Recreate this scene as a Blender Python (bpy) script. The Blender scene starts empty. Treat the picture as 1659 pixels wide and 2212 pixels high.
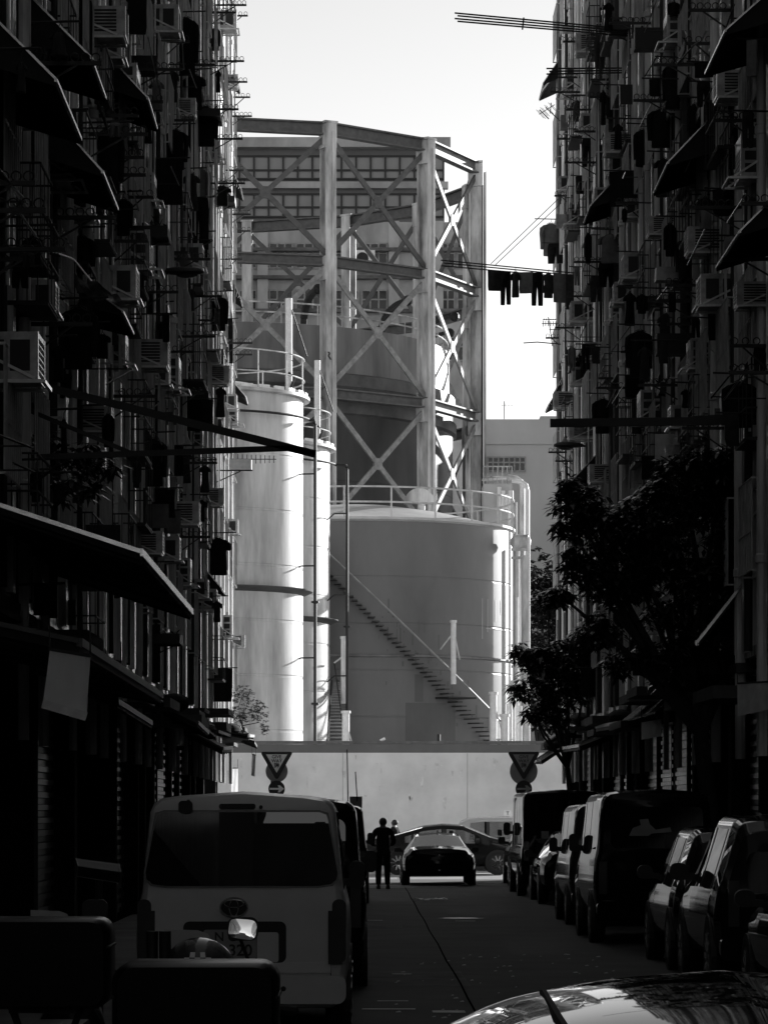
import bpy, math, random
from mathutils import Vector, Matrix
random.seed(7)
R = math.radians
sc = bpy.context.scene
C = bpy.data.collections.new('street'); sc.collection.children.link(C)
F = 7000.0; H = 1.85; VX = 782.0; VY = 1753.0       # focal length and vanishing point measured on a 1659x2212 view of the photo
def at(x, y, Y): return Vector(((x-VX)*Y/F, Y, H-(y-VY)*Y/F))
# ------------------------------------------------------------------ materials (all neutral greys: the photo is black and white)
MATS = {}
def M(name, val, rough=.75, metal=0.0, var=.3, scale=3.0, streak=1.0, bump=0.0, spec=.5, lo=None):
    if name in MATS: return MATS[name]
    m = bpy.data.materials.new(name); m.use_nodes = True; n = m.node_tree.nodes; l = m.node_tree.links
    b = n['Principled BSDF']; b.inputs['Roughness'].default_value = rough; b.inputs['Metallic'].default_value = metal
    b.inputs['Specular IOR Level'].default_value = spec
    b.inputs['Base Color'].default_value = (val, val, val, 1)
    if var > 0:
        tc = n.new('ShaderNodeTexCoord'); mp = n.new('ShaderNodeMapping'); l.new(tc.outputs['Object'], mp.inputs['Vector'])
        mp.inputs['Scale'].default_value = (scale, scale, scale*streak)
        nz = n.new('ShaderNodeTexNoise'); nz.inputs['Detail'].default_value = 6; nz.inputs['Roughness'].default_value = .62; nz.inputs['Scale'].default_value = 1.0
        l.new(mp.outputs['Vector'], nz.inputs['Vector'])
        mr = n.new('ShaderNodeMapRange'); mr.inputs['From Min'].default_value = .32; mr.inputs['From Max'].default_value = .68
        mr.inputs['To Min'].default_value = (val*(1-var) if lo is None else lo); mr.inputs['To Max'].default_value = min(.95, val*(1+var))
        l.new(nz.outputs['Fac'], mr.inputs['Value']); l.new(mr.outputs['Result'], b.inputs['Base Color'])
        if bump > 0:
            bp = n.new('ShaderNodeBump'); bp.inputs['Strength'].default_value = bump; bp.inputs['Distance'].default_value = .02
            l.new(nz.outputs['Fac'], bp.inputs['Height']); l.new(bp.outputs['Normal'], b.inputs['Normal'])
    MATS[name] = m; return m
def glass(name, tint):
    m = bpy.data.materials.new(name); m.use_nodes = True; n = m.node_tree.nodes; l = m.node_tree.links
    n.remove(n['Principled BSDF']); out = n['Material Output']
    t = n.new('ShaderNodeBsdfTransparent'); t.inputs['Color'].default_value = (tint, tint, tint, 1)
    g = n.new('ShaderNodeBsdfGlossy'); g.inputs['Roughness'].default_value = .02
    fr = n.new('ShaderNodeFresnel'); fr.inputs['IOR'].default_value = 1.5
    mx = n.new('ShaderNodeMixShader'); l.new(fr.outputs['Fac'], mx.inputs['Fac']); l.new(t.outputs[0], mx.inputs[1]); l.new(g.outputs[0], mx.inputs[2])
    l.new(mx.outputs[0], out.inputs['Surface']); MATS[name] = m; return m
def translucent(name, val, var=.3, scale=3):
    m = M(name, val, .7, var=var, scale=scale, streak=.4); n = m.node_tree.nodes; l = m.node_tree.links; b = n['Principled BSDF']; out = n['Material Output']
    t = n.new('ShaderNodeBsdfTranslucent'); mx = n.new('ShaderNodeMixShader'); mx.inputs['Fac'].default_value = .65
    l.new(b.outputs[0], mx.inputs[1]); l.new(t.outputs[0], mx.inputs[2]); l.new(mx.outputs[0], out.inputs['Surface']); t.inputs['Color'].default_value = (val, val, val, 1)
    if b.inputs['Base Color'].is_linked: l.new(b.inputs['Base Color'].links[0].from_socket, t.inputs['Color'])
    return m
wallL = M('weathered_render_left', .80, .27, lo=.05, var=.2, scale=4.5, streak=.06, bump=1.0)
wallR = M('weathered_render_right', .78, .27, lo=.05, var=.3, scale=4.2, streak=.06, bump=1.0)
pipeM = M('drainpipe_paint', .60, .14, var=.5, scale=2, streak=.2)
ironM = M('dark_iron', .012, .6, var=.3)
acM = M('ac_casing', .36, .22, var=.4, scale=5)
acD = M('ac_vent_dark', .006, .6, var=.2)
clothK = M('black_cloth', .008, .9, var=.4, scale=6, spec=.2)
clothD = M('dark_cloth', .03, .9, var=.3, scale=6, spec=.2)
clothG = M('grey_cloth', .14, .9, var=.25, scale=6, spec=.2)
clothW = M('pale_cloth', .5, .9, var=.15, scale=6, spec=.2)
awnM = M('awning_sheet', .010, .7, var=.5, scale=2, spec=.25)
awnE = M('awning_edge', .5, .25, var=.3, metal=.7)
frameM = M('window_frame', .45, .5, var=.3)
paneM = M('window_pane', .008, .12, var=.2, scale=1)
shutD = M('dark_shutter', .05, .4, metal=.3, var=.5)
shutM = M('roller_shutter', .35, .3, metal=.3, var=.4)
asphM = M('asphalt', .035, .85, var=.5, scale=.9, bump=.35)
concM = M('pavement_concrete', .09, .9, var=.4, scale=1.1, bump=.3)
crossM = M('cross_street_concrete', .24, .9, var=.3, scale=.6, bump=.2)
siloM = M('silo_paint', .43, .42, var=.5, scale=.9, streak=.16)
tankM = M('tank_paint', .14, .42, var=.22, scale=.3, streak=.4)
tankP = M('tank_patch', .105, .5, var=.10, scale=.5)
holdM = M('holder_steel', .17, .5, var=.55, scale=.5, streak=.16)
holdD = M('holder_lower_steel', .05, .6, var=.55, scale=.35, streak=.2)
frmM = M('guide_frame_paint', .56, .55, var=.6, scale=1.1, streak=.22, lo=.16)
pipeW = M('white_pipe', .75, .4, var=.12)
bundM = M('boundary_wall_paint', .70, .85, var=.16, scale=.5, bump=.1)
bandM = M('boundary_wall_band', .13, .8, var=.18, scale=.5)
facA = M('far_building_render', .38, .9, var=.35, scale=.35, streak=.4, bump=.2)
facB = M('far_building_cladding', .15, .7, var=.12, scale=.3)
facC = M('far_building_panel', .26, .5, var=.12, scale=.3)
facR = M('distant_block_render', .5, .9, var=.14, scale=.2, streak=.5)
leafM = M('leaf_dark', .03, .25, var=.5, scale=2)
leafL = M('leaf_pale', .10, .5, var=.5, scale=2)
barkM = M('bark', .018, .9, var=.4, scale=8)
blackP = M('black_car_paint', .005, .05, var=0, spec=.4)
silverP = M('grey_van_paint', .54, .25, var=.05, metal=0.0)
darkP = M('dark_car_paint', .012, .05, var=0, spec=.4)
paleP = M('pale_car_paint', .35, .12, var=0)
plast = M('black_plastic', .008, .6, var=.2)
rubber = M('tyre_rubber', .008, .8, var=.2)
chrome = M('chrome', .55, .12, metal=1, var=0)
lampM = M('lamp_lens', .05, .1, var=0)
carglass = glass('car_glass', .55)
vanglass = M('tinted_glass', .004, .0, var=0)
whiteP = M('white_paint', .75, .6, var=.15, scale=6)
signK = M('sign_dark', .012, .5, var=0); signG = M('sign_pale', .85, .6, var=.1); signB = M('sign_back', .2, .5, var=.2)
signGd = M('sign_pale_dull', .22, .6, var=.1)
skin = M('skin', .12, .6, var=.1); hairM = M('hair', .006, .6, var=.2)
bannerM = translucent('faded_banner', .88, .12, 2)
plateM = M('number_plate', .26, .5, var=0); plateT = M('plate_lettering', .01, .5, var=0)
for q in (blackP, darkP): q.node_tree.nodes['Principled BSDF'].inputs['IOR'].default_value = 1.22
# ------------------------------------------------------------------ mesh building
class MB:
    def __init__(s): s.v = []; s.f = []
    def add(s, vs, fs):
        o = len(s.v); s.v += [Vector(p) for p in vs]; s.f += [tuple(i+o for i in f) for f in fs]; return s
    def box(s, c, d, rz=0):
        cx, cy, cz = c; a, b, h = d[0]/2, d[1]/2, d[2]/2; co, si = math.cos(rz), math.sin(rz)
        vs = [(cx+x*co-y*si, cy+x*si+y*co, cz+z) for z in (-h, h) for x, y in ((-a,-b),(a,-b),(a,b),(-a,b))]
        return s.add(vs, [(3,2,1,0),(4,5,6,7),(0,1,5,4),(1,2,6,5),(2,3,7,6),(3,0,4,7)])
    def bar(s, p, q, w, h=None, up=(0,0,1)):
        p, q = Vector(p), Vector(q); h = h or w; d = (q-p).normalized(); u = Vector(up)
        if abs(d.dot(u)) > .98: u = Vector((0,1,0))
        a = d.cross(u).normalized()*(w/2); b = a.cross(d).normalized()*(h/2)
        vs = [e+x*a+y*b for e in (p, q) for x, y in ((-1,-1),(1,-1),(1,1),(-1,1))]
        return s.add(vs, [(3,2,1,0),(4,5,6,7),(0,1,5,4),(1,2,6,5),(2,3,7,6),(3,0,4,7)])
    def tube(s, pts, r, n=6, cap=True):
        pts = [Vector(p) for p in pts]; rs = r if isinstance(r, (list, tuple)) else [r]*len(pts); vs = []
        up = Vector((0,0,1))
        for i, p in enumerate(pts):
            d = (pts[min(i+1, len(pts)-1)]-pts[max(i-1, 0)]).normalized()
            if abs(d.dot(up)) > .95: up = Vector((0,1,0)) if abs(d.y) < .9 else Vector((1,0,0))
            a = d.cross(up).normalized(); b = a.cross(d)
            vs += [p+rs[i]*(a*math.cos(t)+b*math.sin(t)) for t in (2*math.pi*k/n for k in range(n))]
        fs = [(i*n+k, i*n+(k+1)%n, (i+1)*n+(k+1)%n, (i+1)*n+k) for i in range(len(pts)-1) for k in range(n)]
        if cap: fs += [tuple(range(n-1, -1, -1)), tuple(range((len(pts)-1)*n, len(pts)*n))]
        return s.add(vs, fs)
    def lathe(s, prof, n=64, c=(0,0), a0=0, a1=2*math.pi, axis='z', o=(0,0,0)):
        full = abs(a1-a0-2*math.pi) < 1e-6; m = n if full else n+1; vs = []
        for r, z in prof:
            for k in range(m):
                t = a0+(a1-a0)*k/n
                if axis == 'z': vs.append((c[0]+r*math.cos(t), c[1]+r*math.sin(t), z))
                elif axis == 'x': vs.append((o[0]+z, o[1]+r*math.cos(t), o[2]+r*math.sin(t)))
                else: vs.append((o[0]+r*math.cos(t), o[1]+z, o[2]+r*math.sin(t)))
        fs = [(i*m+k, i*m+(k+1)%m, (i+1)*m+(k+1)%m, (i+1)*m+k) for i in range(len(prof)-1) for k in range(n)]
        return s.add(vs, fs)
    def prism(s, poly, y0, y1, o=(0,0,0)):      # outline in x,z between two y
        n = len(poly); vs = [(o[0]+x, o[1]+y, o[2]+z) for y in (y0, y1) for x, z in poly]
        return s.add(vs, [tuple(range(n)), tuple(range(2*n-1, n-1, -1))]+[((i+1) % n, i, n+i, n+(i+1) % n) for i in range(n)])
    def ball(s, c, r, n=10, m=7, sq=(1,1,1)):
        vs = [(c[0]+r*sq[0]*math.sin(math.pi*i/m)*math.cos(2*math.pi*k/n), c[1]+r*sq[1]*math.sin(math.pi*i/m)*math.sin(2*math.pi*k/n), c[2]+r*sq[2]*math.cos(math.pi*i/m)) for i in range(m+1) for k in range(n)]
        return s.add(vs, [(i*n+k, (i+1)*n+k, (i+1)*n+(k+1)%n, i*n+(k+1)%n) for i in range(m) for k in range(n)])
    def build(s, name, mat, parent=None, smooth=False, loc=None, label=None, cat=None, group=None, kind=None, world=True):
        o = Vector((0,0,0))
        if parent is not None and world:
            p = parent
            while p is not None: o = o+p.location; p = p.parent
        if loc is not None: o = Vector(loc)
        me = bpy.data.meshes.new(name); me.from_pydata([tuple(v-o) for v in s.v], [], s.f)
        me.materials.append(mat)
        if smooth:
            for p in me.polygons: p.use_smooth = True
            try: me.set_sharp_from_angle(angle=R(38))
            except Exception: pass
        ob = bpy.data.objects.new(name, me); C.objects.link(ob)
        if parent is not None: ob.parent = parent
        if loc is not None: ob.location = loc
        return tag(ob, label, cat, group, kind)
def tag(o, label=None, cat=None, group=None, kind=None):
    if label: o['label'] = label
    if cat: o['category'] = cat
    if group: o['group'] = group
    if kind: o['kind'] = kind
    return o
def thing(name, label, cat, loc=(0,0,0), group=None, rz=0):
    o = bpy.data.objects.new(name, None); C.objects.link(o); o.location = loc; o.rotation_euler = (0,0,rz); o.empty_display_size = .2
    return tag(o, label, cat, group)
def dup(root, loc, rz=0, label=None, group=None, scale=None):
    def cp(o, par):
        c = o.copy(); C.objects.link(c)
        if par: c.parent = par
        for ch in o.children: cp(ch, c)
        return c
    c = cp(root, None); c.location = loc; c.rotation_euler = (0,0,rz)
    if scale: c.scale = scale
    if label: c['label'] = label
    if group: c['group'] = group
    return c
def text(body, size, mat, name, parent, loc, rz=0, ext=.004, align='CENTER', kindlabel=None):   # lettering facing -y
    cu = bpy.data.curves.new(name, 'FONT'); cu.body = body; cu.size = size; cu.extrude = ext; cu.align_x = align; cu.align_y = 'CENTER'; cu.offset = size*.018
    tmp = bpy.data.objects.new(name, cu); C.objects.link(tmp); bpy.context.view_layer.update()
    me = bpy.data.meshes.new_from_object(tmp.evaluated_get(bpy.context.evaluated_depsgraph_get())); me.name = name
    bpy.data.objects.remove(tmp); me.transform(Matrix.Rotation(R(90), 4, 'X')); me.materials.clear(); me.materials.append(mat)
    o = bpy.data.objects.new(name, me); C.objects.link(o); o.parent = parent; o.location = loc; return o
def rrect(x0, z0, x1, z1, r, n=5):
    p = []
    for cx, cz, a in ((x1-r, z1-r, 0), (x0+r, z1-r, 90), (x0+r, z0+r, 180), (x1-r, z0+r, 270)):
        p += [(cx+r*math.cos(R(a+90*k/n)), cz+r*math.sin(R(a+90*k/n))) for k in range(n+1)]
    return p[::-1]
# ------------------------------------------------------------------ world, sun, camera
SUN_AZ, SUN_EL = R(38), R(14)
w = bpy.data.worlds.new('World'); sc.world = w; w.use_nodes = True
n = w.node_tree.nodes; l = w.node_tree.links; bg = n['Background']
sky = n.new('ShaderNodeTexSky'); sky.sky_type = 'NISHITA'; sky.sun_disc = False
sky.sun_elevation = SUN_EL; sky.sun_rotation = SUN_AZ; sky.dust_density = .3; sky.air_density = 1.0
bw = n.new('ShaderNodeRGBToBW'); l.new(sky.outputs[0], bw.inputs[0]); l.new(bw.outputs[0], bg.inputs['Color'])
bg.inputs['Strength'].default_value = .12
sl = bpy.data.lights.new('sun', 'SUN'); sl.energy = 5.0; sl.angle = R(.5); so = bpy.data.objects.new('sun', sl); C.objects.link(so)
sd = Vector((math.sin(SUN_AZ)*math.cos(SUN_EL), math.cos(SUN_AZ)*math.cos(SUN_EL), math.sin(SUN_EL)))
so.rotation_euler = sd.to_track_quat('Z', 'Y').to_euler(); so.location = (30, 40, 60)
cam = bpy.data.cameras.new('camera'); co = bpy.data.objects.new('camera', cam); C.objects.link(co); sc.camera = co
co.location = (0, 0, H); co.rotation_euler = (R(90), 0, 0)
cam.sensor_fit = 'VERTICAL'; cam.sensor_height = 36; cam.lens = 36*F/2212; cam.clip_end = 3000; cam.clip_start = .5
cam.shift_x = (829.5-VX)/2212; cam.shift_y = (VY-1106)/2212
sc.view_settings.view_transform = 'Standard'; sc.view_settings.look = 'None'; sc.view_settings.exposure = .7; sc.view_settings.gamma = 1
# ------------------------------------------------------------------ ground
XL, XR = -3.75, 5.57; YE = 90.0
m = MB(); m.add([(-900,-200,-.012),(900,-200,-.012),(900,1500,-.012),(-900,1500,-.012)], [(0,1,2,3)]); m.build('ground', crossM, kind='structure')
m = MB(); m.add([(-1.95,-30,0),(4.85,-30,0),(4.85,88.5,0),(-1.95,88.5,0)], [(0,1,2,3)]); m.build('road', asphM, kind='structure')
m = MB(); m.box((-2.9,30,.06), (1.9,120,.13)); m.build('pavement', concM, kind='structure', loc=(-2.9,30,0))
m = MB(); m.box((5.25,30,.06), (.8,120,.13)); m.build('pavement', concM, kind='structure', loc=(5.25,30,0))
m = MB()
for i in range(30):
    y = 14+i*2.6; x0 = 1.05+.008*math.sin(i*1.7); x1 = 1.05+.008*math.sin((i+1)*1.7)
    m.add([(x0-.011,y,.004),(x0+.011,y,.004),(x1+.011,y+2.6,.004),(x1-.011,y+2.6,.004)], [(0,1,2,3)])
m.build('road_joint', M('joint_tar', .002, 1.0, var=0, spec=0), kind='structure')
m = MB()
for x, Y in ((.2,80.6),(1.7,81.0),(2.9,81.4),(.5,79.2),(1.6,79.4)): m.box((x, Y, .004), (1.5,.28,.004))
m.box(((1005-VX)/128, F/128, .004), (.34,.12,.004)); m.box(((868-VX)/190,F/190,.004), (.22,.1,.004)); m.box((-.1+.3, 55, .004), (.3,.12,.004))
m.box((.25,30.3,.004),(.5,.12,.004)); m.box((.8,29.9,.004),(.3,.3,.004)); m.box((.3,31.6,.004),(.3,.1,.004)); m.build('marking_and_pale_patch', M('worn_marking_and_pale_patch', .5, .7, var=.4), kind='structure')  # the boxes on this line are small pale patches on the near road
rp = random.Random(4); pm = M('asphalt_patch', .020, .8, var=.5, scale=2, bump=.3); pm2 = M('concrete_patch', .065, .9, var=.5, scale=2, bump=.3)
for k, (x, y, a, b) in enumerate(((.6,36,1.1,3.2),(2.4,44,.9,5),(.3,52,.7,3),(2.2,60,1.3,4),(1.9,31,.8,2.5),(.6,68,1.0,4),(2.7,72,.9,3))):
    m = MB(); q = [(x-a/2+rp.uniform(-.05,.05),y-b/2,.002),(x+a/2,y-b/2+rp.uniform(-.1,.1),.002),(x+a/2+rp.uniform(-.05,.05),y+b/2,.002),(x-a/2,y+b/2+rp.uniform(-.1,.1),.002)]; m.add(q, [(0,1,2,3)]); m.build('road_patch', pm if k % 2 else pm2, kind='structure')
mh = thing('manhole_cover', 'round dark manhole cover set in the road beside the crack', 'manhole cover', (1.7,56,0)); m = MB(); m.lathe([(.0,.009),(.30,.009),(.31,.003)], 24, (1.7,56)); m.build('lid', M('cast_iron', .03, .35, metal=.6, var=.3, scale=20), mh); m = MB(); m.lathe([(.32,.003),(.33,.007),(.38,.007),(.39,.003)], 24, (1.7,56)); m.build('rim', ironM, mh)
# bits of litter
m = MB(); p = at(930, 1946, 67); 
for k in range(9):
    a = random.random()*6; c = Vector((p.x-.3+.075*k, 67+random.uniform(-.25,.25), .012)); q = [c+Vector((.09*math.cos(a+t)*random.uniform(.6,1.3), .16*math.sin(a+t), random.uniform(.0,.06))) for t in (0,1.6,3.1,4.7)]
    m.add(q, [(0,1,2,3)])
m.build('litter', whiteP, loc=(p.x,67,0), label='crumpled white paper litter lying beside the crack in the road', cat='litter')
m = MB()
for k in range(70):
    Y = random.uniform(27, 42); x = random.uniform(.3, 3.0); s = random.uniform(.008,.03); m.add([(x,Y,.006),(x+s*2,Y+s,.008),(x+s*1.5,Y+s*5,.015),(x,Y+s*4,.007)], [(0,1,2,3)])
m.build('fallen_leaves', M('dry_leaf', .35, .8, var=.5), label='scattered dry leaves and specks on the shaded road', cat='leaves', kind='stuff')
# ------------------------------------------------------------------ gasworks beyond the cross street
YW = 112.0
bw_ = thing('boundary_wall', 'long pale boundary wall with dark top band across the end of the street', 'wall', (2, YW, 0))
m = MB(); m.box((2, YW+.15, 1.94), (50,.3,3.88)); m.build('wall_panel', bundM, bw_)
m = MB()
for k in range(12): m.box((-22+k*4.3+.3*math.sin(k*2), YW-.002, 1.94), (.018,.006,3.86))
m.build('wall_joint', M('wall_joint', .30, .9, var=.4), bw_)
m = MB(); rw = random.Random(12)
for k in range(46):
    x = rw.uniform(-5,9); z = 3.86-abs(rw.gauss(0,.9)) if k % 3 else rw.uniform(.5,3.5); hgt = rw.uniform(.06,.5); wd_ = rw.uniform(.02,.09); m.add([(x-wd_,YW-.004,z),(x+wd_,YW-.004,z-.02),(x+wd_*.5,YW-.004,z-hgt),(x-wd_*.4,YW-.004,z-hgt*.8)], [(3,2,1,0)])
m.build('wall_stain', M('wall_stain', .64, .9, var=.3), bw_)
m = MB(); m.box((2, YW+.15, 4.03), (50,.3,.30)); m.build('wall_band', bandM, bw_)
m = MB(); m.box((2, YW+.15, 4.24), (50,.33,.10)); m.build('coping', M('coping_concrete', .13, .85, var=.3), bw_)
m = MB(); m.tube([(at(432/2.183*.6138+700,1600,YW).x, YW+.15, 4.3),(at(832,1600,YW).x, YW+.15, 4.38)], .05, 8); m.build('vent_stub', pipeW, bw_)
m = MB(); m.tube([at(948,1600,YW-.02)+Vector((0,.2,-.1)), at(948,1586,YW)+Vector((0,.2,0))], .06, 8); m.build('vent_stub', ironM, bw_)
def cyl_prof(r, z0, z1, seams, g=.02, gw=.06):
    p = [(r, z0)]
    for z in seams: p += [(r, z-gw-.03), (r, z-gw), (r-g, z-gw*.6), (r-g, z+gw*.6), (r, z+gw), (r, z+gw+.03)]
    return p+[(r, z1)]
def ring_tube(mb, c, r, z, t, n=64, a0=0, a1=2*math.pi, k=6):
    full = abs(a1-a0-2*math.pi) < 1e-6
    pts = [(c[0]+r*math.cos(a0+(a1-a0)*i/n), c[1]+r*math.sin(a0+(a1-a0)*i/n), z) for i in range(n+1)]
    mb.tube(pts, t, k, cap=not full)
def silo(cx, cy, r, ztop, zring, label, px, zpipe):
    t = thing('storage_silo', label, 'silo', (cx,cy,0), 'twin white storage silos')
    m = MB(); m.lathe(cyl_prof(r, 0, ztop, [2.9+2.25*k for k in range(int((ztop-2)/2.25))]), 120, (cx,cy)); m.build('shell', siloM, t, True)
    m = MB(); m.lathe([(r+.02,ztop-.12),(r+.28,ztop-.10),(r+.28,ztop+.02),(r*.5,ztop+.55),(.02,ztop+.75)], 90, (cx,cy)); m.build('roof', siloM, t, True)
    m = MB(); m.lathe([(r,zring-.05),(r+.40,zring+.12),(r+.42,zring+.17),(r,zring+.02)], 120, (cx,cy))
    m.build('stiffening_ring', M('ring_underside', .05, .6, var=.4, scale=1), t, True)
    m = MB()
    for z in (ztop+.72, ztop+1.25+.35): ring_tube(m, (cx,cy), r+.05, z, .030, 90)
    for k in range(16): a = 2*math.pi*k/16+.2; m.tube([(cx+(r+.05)*math.cos(a), cy+(r+.05)*math.sin(a), ztop), (cx+(r+.05)*math.cos(a), cy+(r+.05)*math.sin(a), ztop+1.6)], .024, 6)
    m.build('handrail', frmM, t)
    m = MB(); ring_tube(m, (cx,cy), r+.38, zpipe, .055, 60, R(-150), R(-12))        # deluge pipe round the shoulder and its drop
    a = R(-12); ex = cx+(r+.38)*math.cos(a); ey = cy+(r+.38)*math.sin(a)
    m.tube([(ex,ey,zpipe),(px,ey-.15,zpipe-.05),(px+.05,ey-.25,zpipe-.25),(px+.05,ey-.25,0)], .07, 8)
    m.build('deluge_pipe', ironM, t)
    for z in (4.4, 8.2, 12.0, 15.8):
        if z < zpipe-1: m = MB(); m.bar((px+.05,ey-.25,z),(px-.55,ey-.1,z),.06); m.bar((px-.55,ey-.1,z),(px-1.1,ey+.1,z-.45),.05); m.build('pipe_bracket', ironM, t)
    for z in (6.3, 10.5): m = MB(); m.lathe([(.08,z-.05),(.17,z-.04),(.17,z+.04),(.08,z+.05)], 10, (px+.05,ey-.25)); m.build('pipe_flange', ironM, t)
    m = MB(); vx = cx+r*.86; vy = cy-r*.3
    m.tube([(vx,vy,ztop+.1),(vx,vy,ztop+4.0)], .14, 10); m.build('vent_stack', pipeW, t, True)
    m = MB(); m.bar((vx+.1,vy,ztop+3.6),(vx+.75,vy-.1,ztop+1.6),.05); m.build('stay', ironM, t); m = MB(); m.tube([(vx,vy-.3,ztop+.9),(vx+.25,vy-.35,ztop+.7),(vx+.1,vy-.3,ztop+.3)], .06, 6); m.build('valve_pipe', ironM, t)
    for k in range(7): m = MB(); a = R(-75+k*11); m.box((cx+(r+.15)*math.cos(a), cy+(r+.15)*math.sin(a), ztop+.1), (.5,.12,.14), a+R(90)); m.build('kick_plate', pipeW, t)
    return t
silo(-6.5, 135.0, 4.05, 19.03, 10.85, 'nearer tall white silo on the left, its top behind a curved rail', (677-VX)*132/F, 18.05)
silo(-5.57, 152.8, 4.05, 18.95, 10.70, 'farther tall white silo peeping out right of the nearer silo', (747-VX)*149/F, 18.1)
# wide low tank with the spiral stair
tc, tr, tz = (-.36,167.0), 8.1, 16.3
t = thing('storage_tank', 'wide low grey storage tank with spiral stair and railed domed roof', 'tank', (-.36,167,0))
m = MB(); m.lathe(cyl_prof(tr, 0, tz, [1.9+2.3*k for k in range(6)], .012, .04), 160, tc); m.build('shell', tankM, t, True)
m = MB(); m.lathe([(tr,tz-.18),(tr+.14,tz-.10),(tr+.14,tz+.02),(tr*.97,tz+.05),(tr*.6,tz+.75),(tr*.3,tz+1.15),(.02,tz+1.25)], 120, tc); m.build('roof', M('tank_roof_paint', .55, .5, var=.2, scale=.5), t, True)
m = MB(); m.lathe([(tr,9.42),(tr+.10,9.46),(tr+.10,9.54),(tr,9.58)], 120, tc); m.build('stiffening_ring', holdM, t, True)
m = MB()
for z in (tz+.75, tz+1.5): ring_tube(m, tc, tr+.06, z, .05, 120)
for k in range(22): a = 2*math.pi*k/22+.08; m.bar((tc[0]+(tr+.06)*math.cos(a), tc[1]+(tr+.06)*math.sin(a), tz), (tc[0]+(tr+.06)*math.cos(a), tc[1]+(tr+.06)*math.sin(a), tz+1.52), .09)
m.build('handrail', M('rail_paint', .55, .5, var=.2), t)
m = MB()
for a0, z0, z1, wd in ((R(-52.5),12.7,14.95,.012),): pass
def patch(mb, a0, a1, z0, z1, off, n=10):
    for k in range(n):
        b0, b1 = a0+(a1-a0)*k/n, a0+(a1-a0)*(k+1)/n; r = tr+off
        mb.add([(tc[0]+r*math.cos(b), tc[1]+r*math.sin(b), z) for b, z in ((b0,z0),(b1,z0),(b1,z1),(b0,z1))], [(0,1,2,3)])
def ang(x): return R(-90)+math.asin(max(-.99,min(.99,((x-VX)*160.5/F-tc[0])/tr)))
m = MB(); patch(m, ang(875), ang(983), 4.0, 7.2, .012); m.build('repair_patch', tankP, t, True)
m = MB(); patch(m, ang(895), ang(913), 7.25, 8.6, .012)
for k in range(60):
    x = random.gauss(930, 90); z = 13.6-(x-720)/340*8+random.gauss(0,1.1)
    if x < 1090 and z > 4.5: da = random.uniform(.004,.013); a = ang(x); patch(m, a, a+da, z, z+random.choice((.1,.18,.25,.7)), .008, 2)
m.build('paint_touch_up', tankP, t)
m = MB()
for dx in (8, 27, 40, -4): m = MB(); patch(m, ang(1047+dx), ang(1048.2+dx), 10.6+dx*.03, 12.5, .014, 1); m.build('lap_seam', siloM, t)
m = MB(); patch(m, ang(1052), ang(1102), 11.0, 11.04, .014); m.build('lap_seam', siloM, t)
N = 44; st = MB(); rl = MB()
for k in range(N):
    u = k/(N-1); x = 706+(1075-706)*u; z = 13.6-8.8*u; a = ang(x)
    ca, sa = math.cos(a), math.sin(a); c = (tc[0]+(tr+.42)*ca, tc[1]+(tr+.42)*sa)
    st.box((c[0],c[1],z), (.8,.30,.06), a)
st.build('stair_tread', M('tread_steel', .05, .6, var=.3), t)
pts = []; 
for k in range(60):
    u = k/59; x = 706+(1075-706)*u; a = ang(x); pts.append((tc[0]+(tr+.82)*math.cos(a), tc[1]+(tr+.82)*math.sin(a), 14.7-8.8*u))
rl.tube(pts, .05, 6); rl.build('stair_rail', M('stair_rail_paint', .3, .5, var=.2), t)
a = ang(970); m = MB(); m.box((tc[0]+(tr+.55)*math.cos(a), tc[1]+(tr+.55)*math.sin(a), 7.45), (1.1,1.7,.08), a); m.build('stair_landing', ironM, t)
def post(par, x, y0, y1, Y, r, brace=None, name='vent_post'):
    p, q = at(x,y1,Y), at(x,y0,Y); m = MB(); m.tube([p,q], r, 10); m.tube([q,q+Vector((0,0,.12))], r*1.3, 10); m.build(name, pipeW, par, True)
    if brace:
        m = MB()
        for bx, by, ex, ey in brace: m.bar(at(bx,by,Y), at(ex,ey,Y), .07)
        m.build('brace', frmM, par)
g = 'white vertical vent posts'
for lab, x, y0, y1, Y, r, br in (
    ('thin white vent post standing on the tank stair landing', 979, 1345, 1478, 158.6, .13, [(975,1372,951,1403),(981,1368,993,1425)]),
    ('thick white post with slanting brace at the foot of the tank stair', 1065, 1500, 1640, 157.5, .18, [(1069,1530,1089,1594),(1058,1597,1110,1597)]),
    ('tall white post between the farther silo and the low tank', 742, 1380, 1520, 152, .12, [(738,1420,722,1432)]),
    ('short white post beside the small steel stair behind the wall', 747, 1541, 1640, 147, .17, [(750,1570,762,1610)]),
    ('short twin white post right of the braced post', 1090, 1548, 1640, 156, .19, None)):
    p = at(x, y1, Y); v = thing('vent_post', lab, 'post', p, g); post(v, x, y0, y1, Y, r, br, 'pipe')
# small straight stair
t = thing('steel_stair', 'small dark steel stair seen end-on between silo and tank', 'stair', at(730,1620,150))
m = MB()
for k in range(22):
    y = 1610-k*8.6*(1-.012*k); Y = 148+k*.25; hw = 16-.45*k; c = at(724+.2*k, y, Y); m.box(c, (hw*2*Y/F, .28, .07))
m.build('stair_tread', holdM, t)
m = MB(); m.bar(at(742,1612,148), at(731,1470,153.5), .06); m.bar(at(744,1590,148), at(722,1430,153.5), .05); m.bar(at(706,1612,148), at(717,1470,153.5), .06); m.build('stringer', ironM, t)
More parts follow.
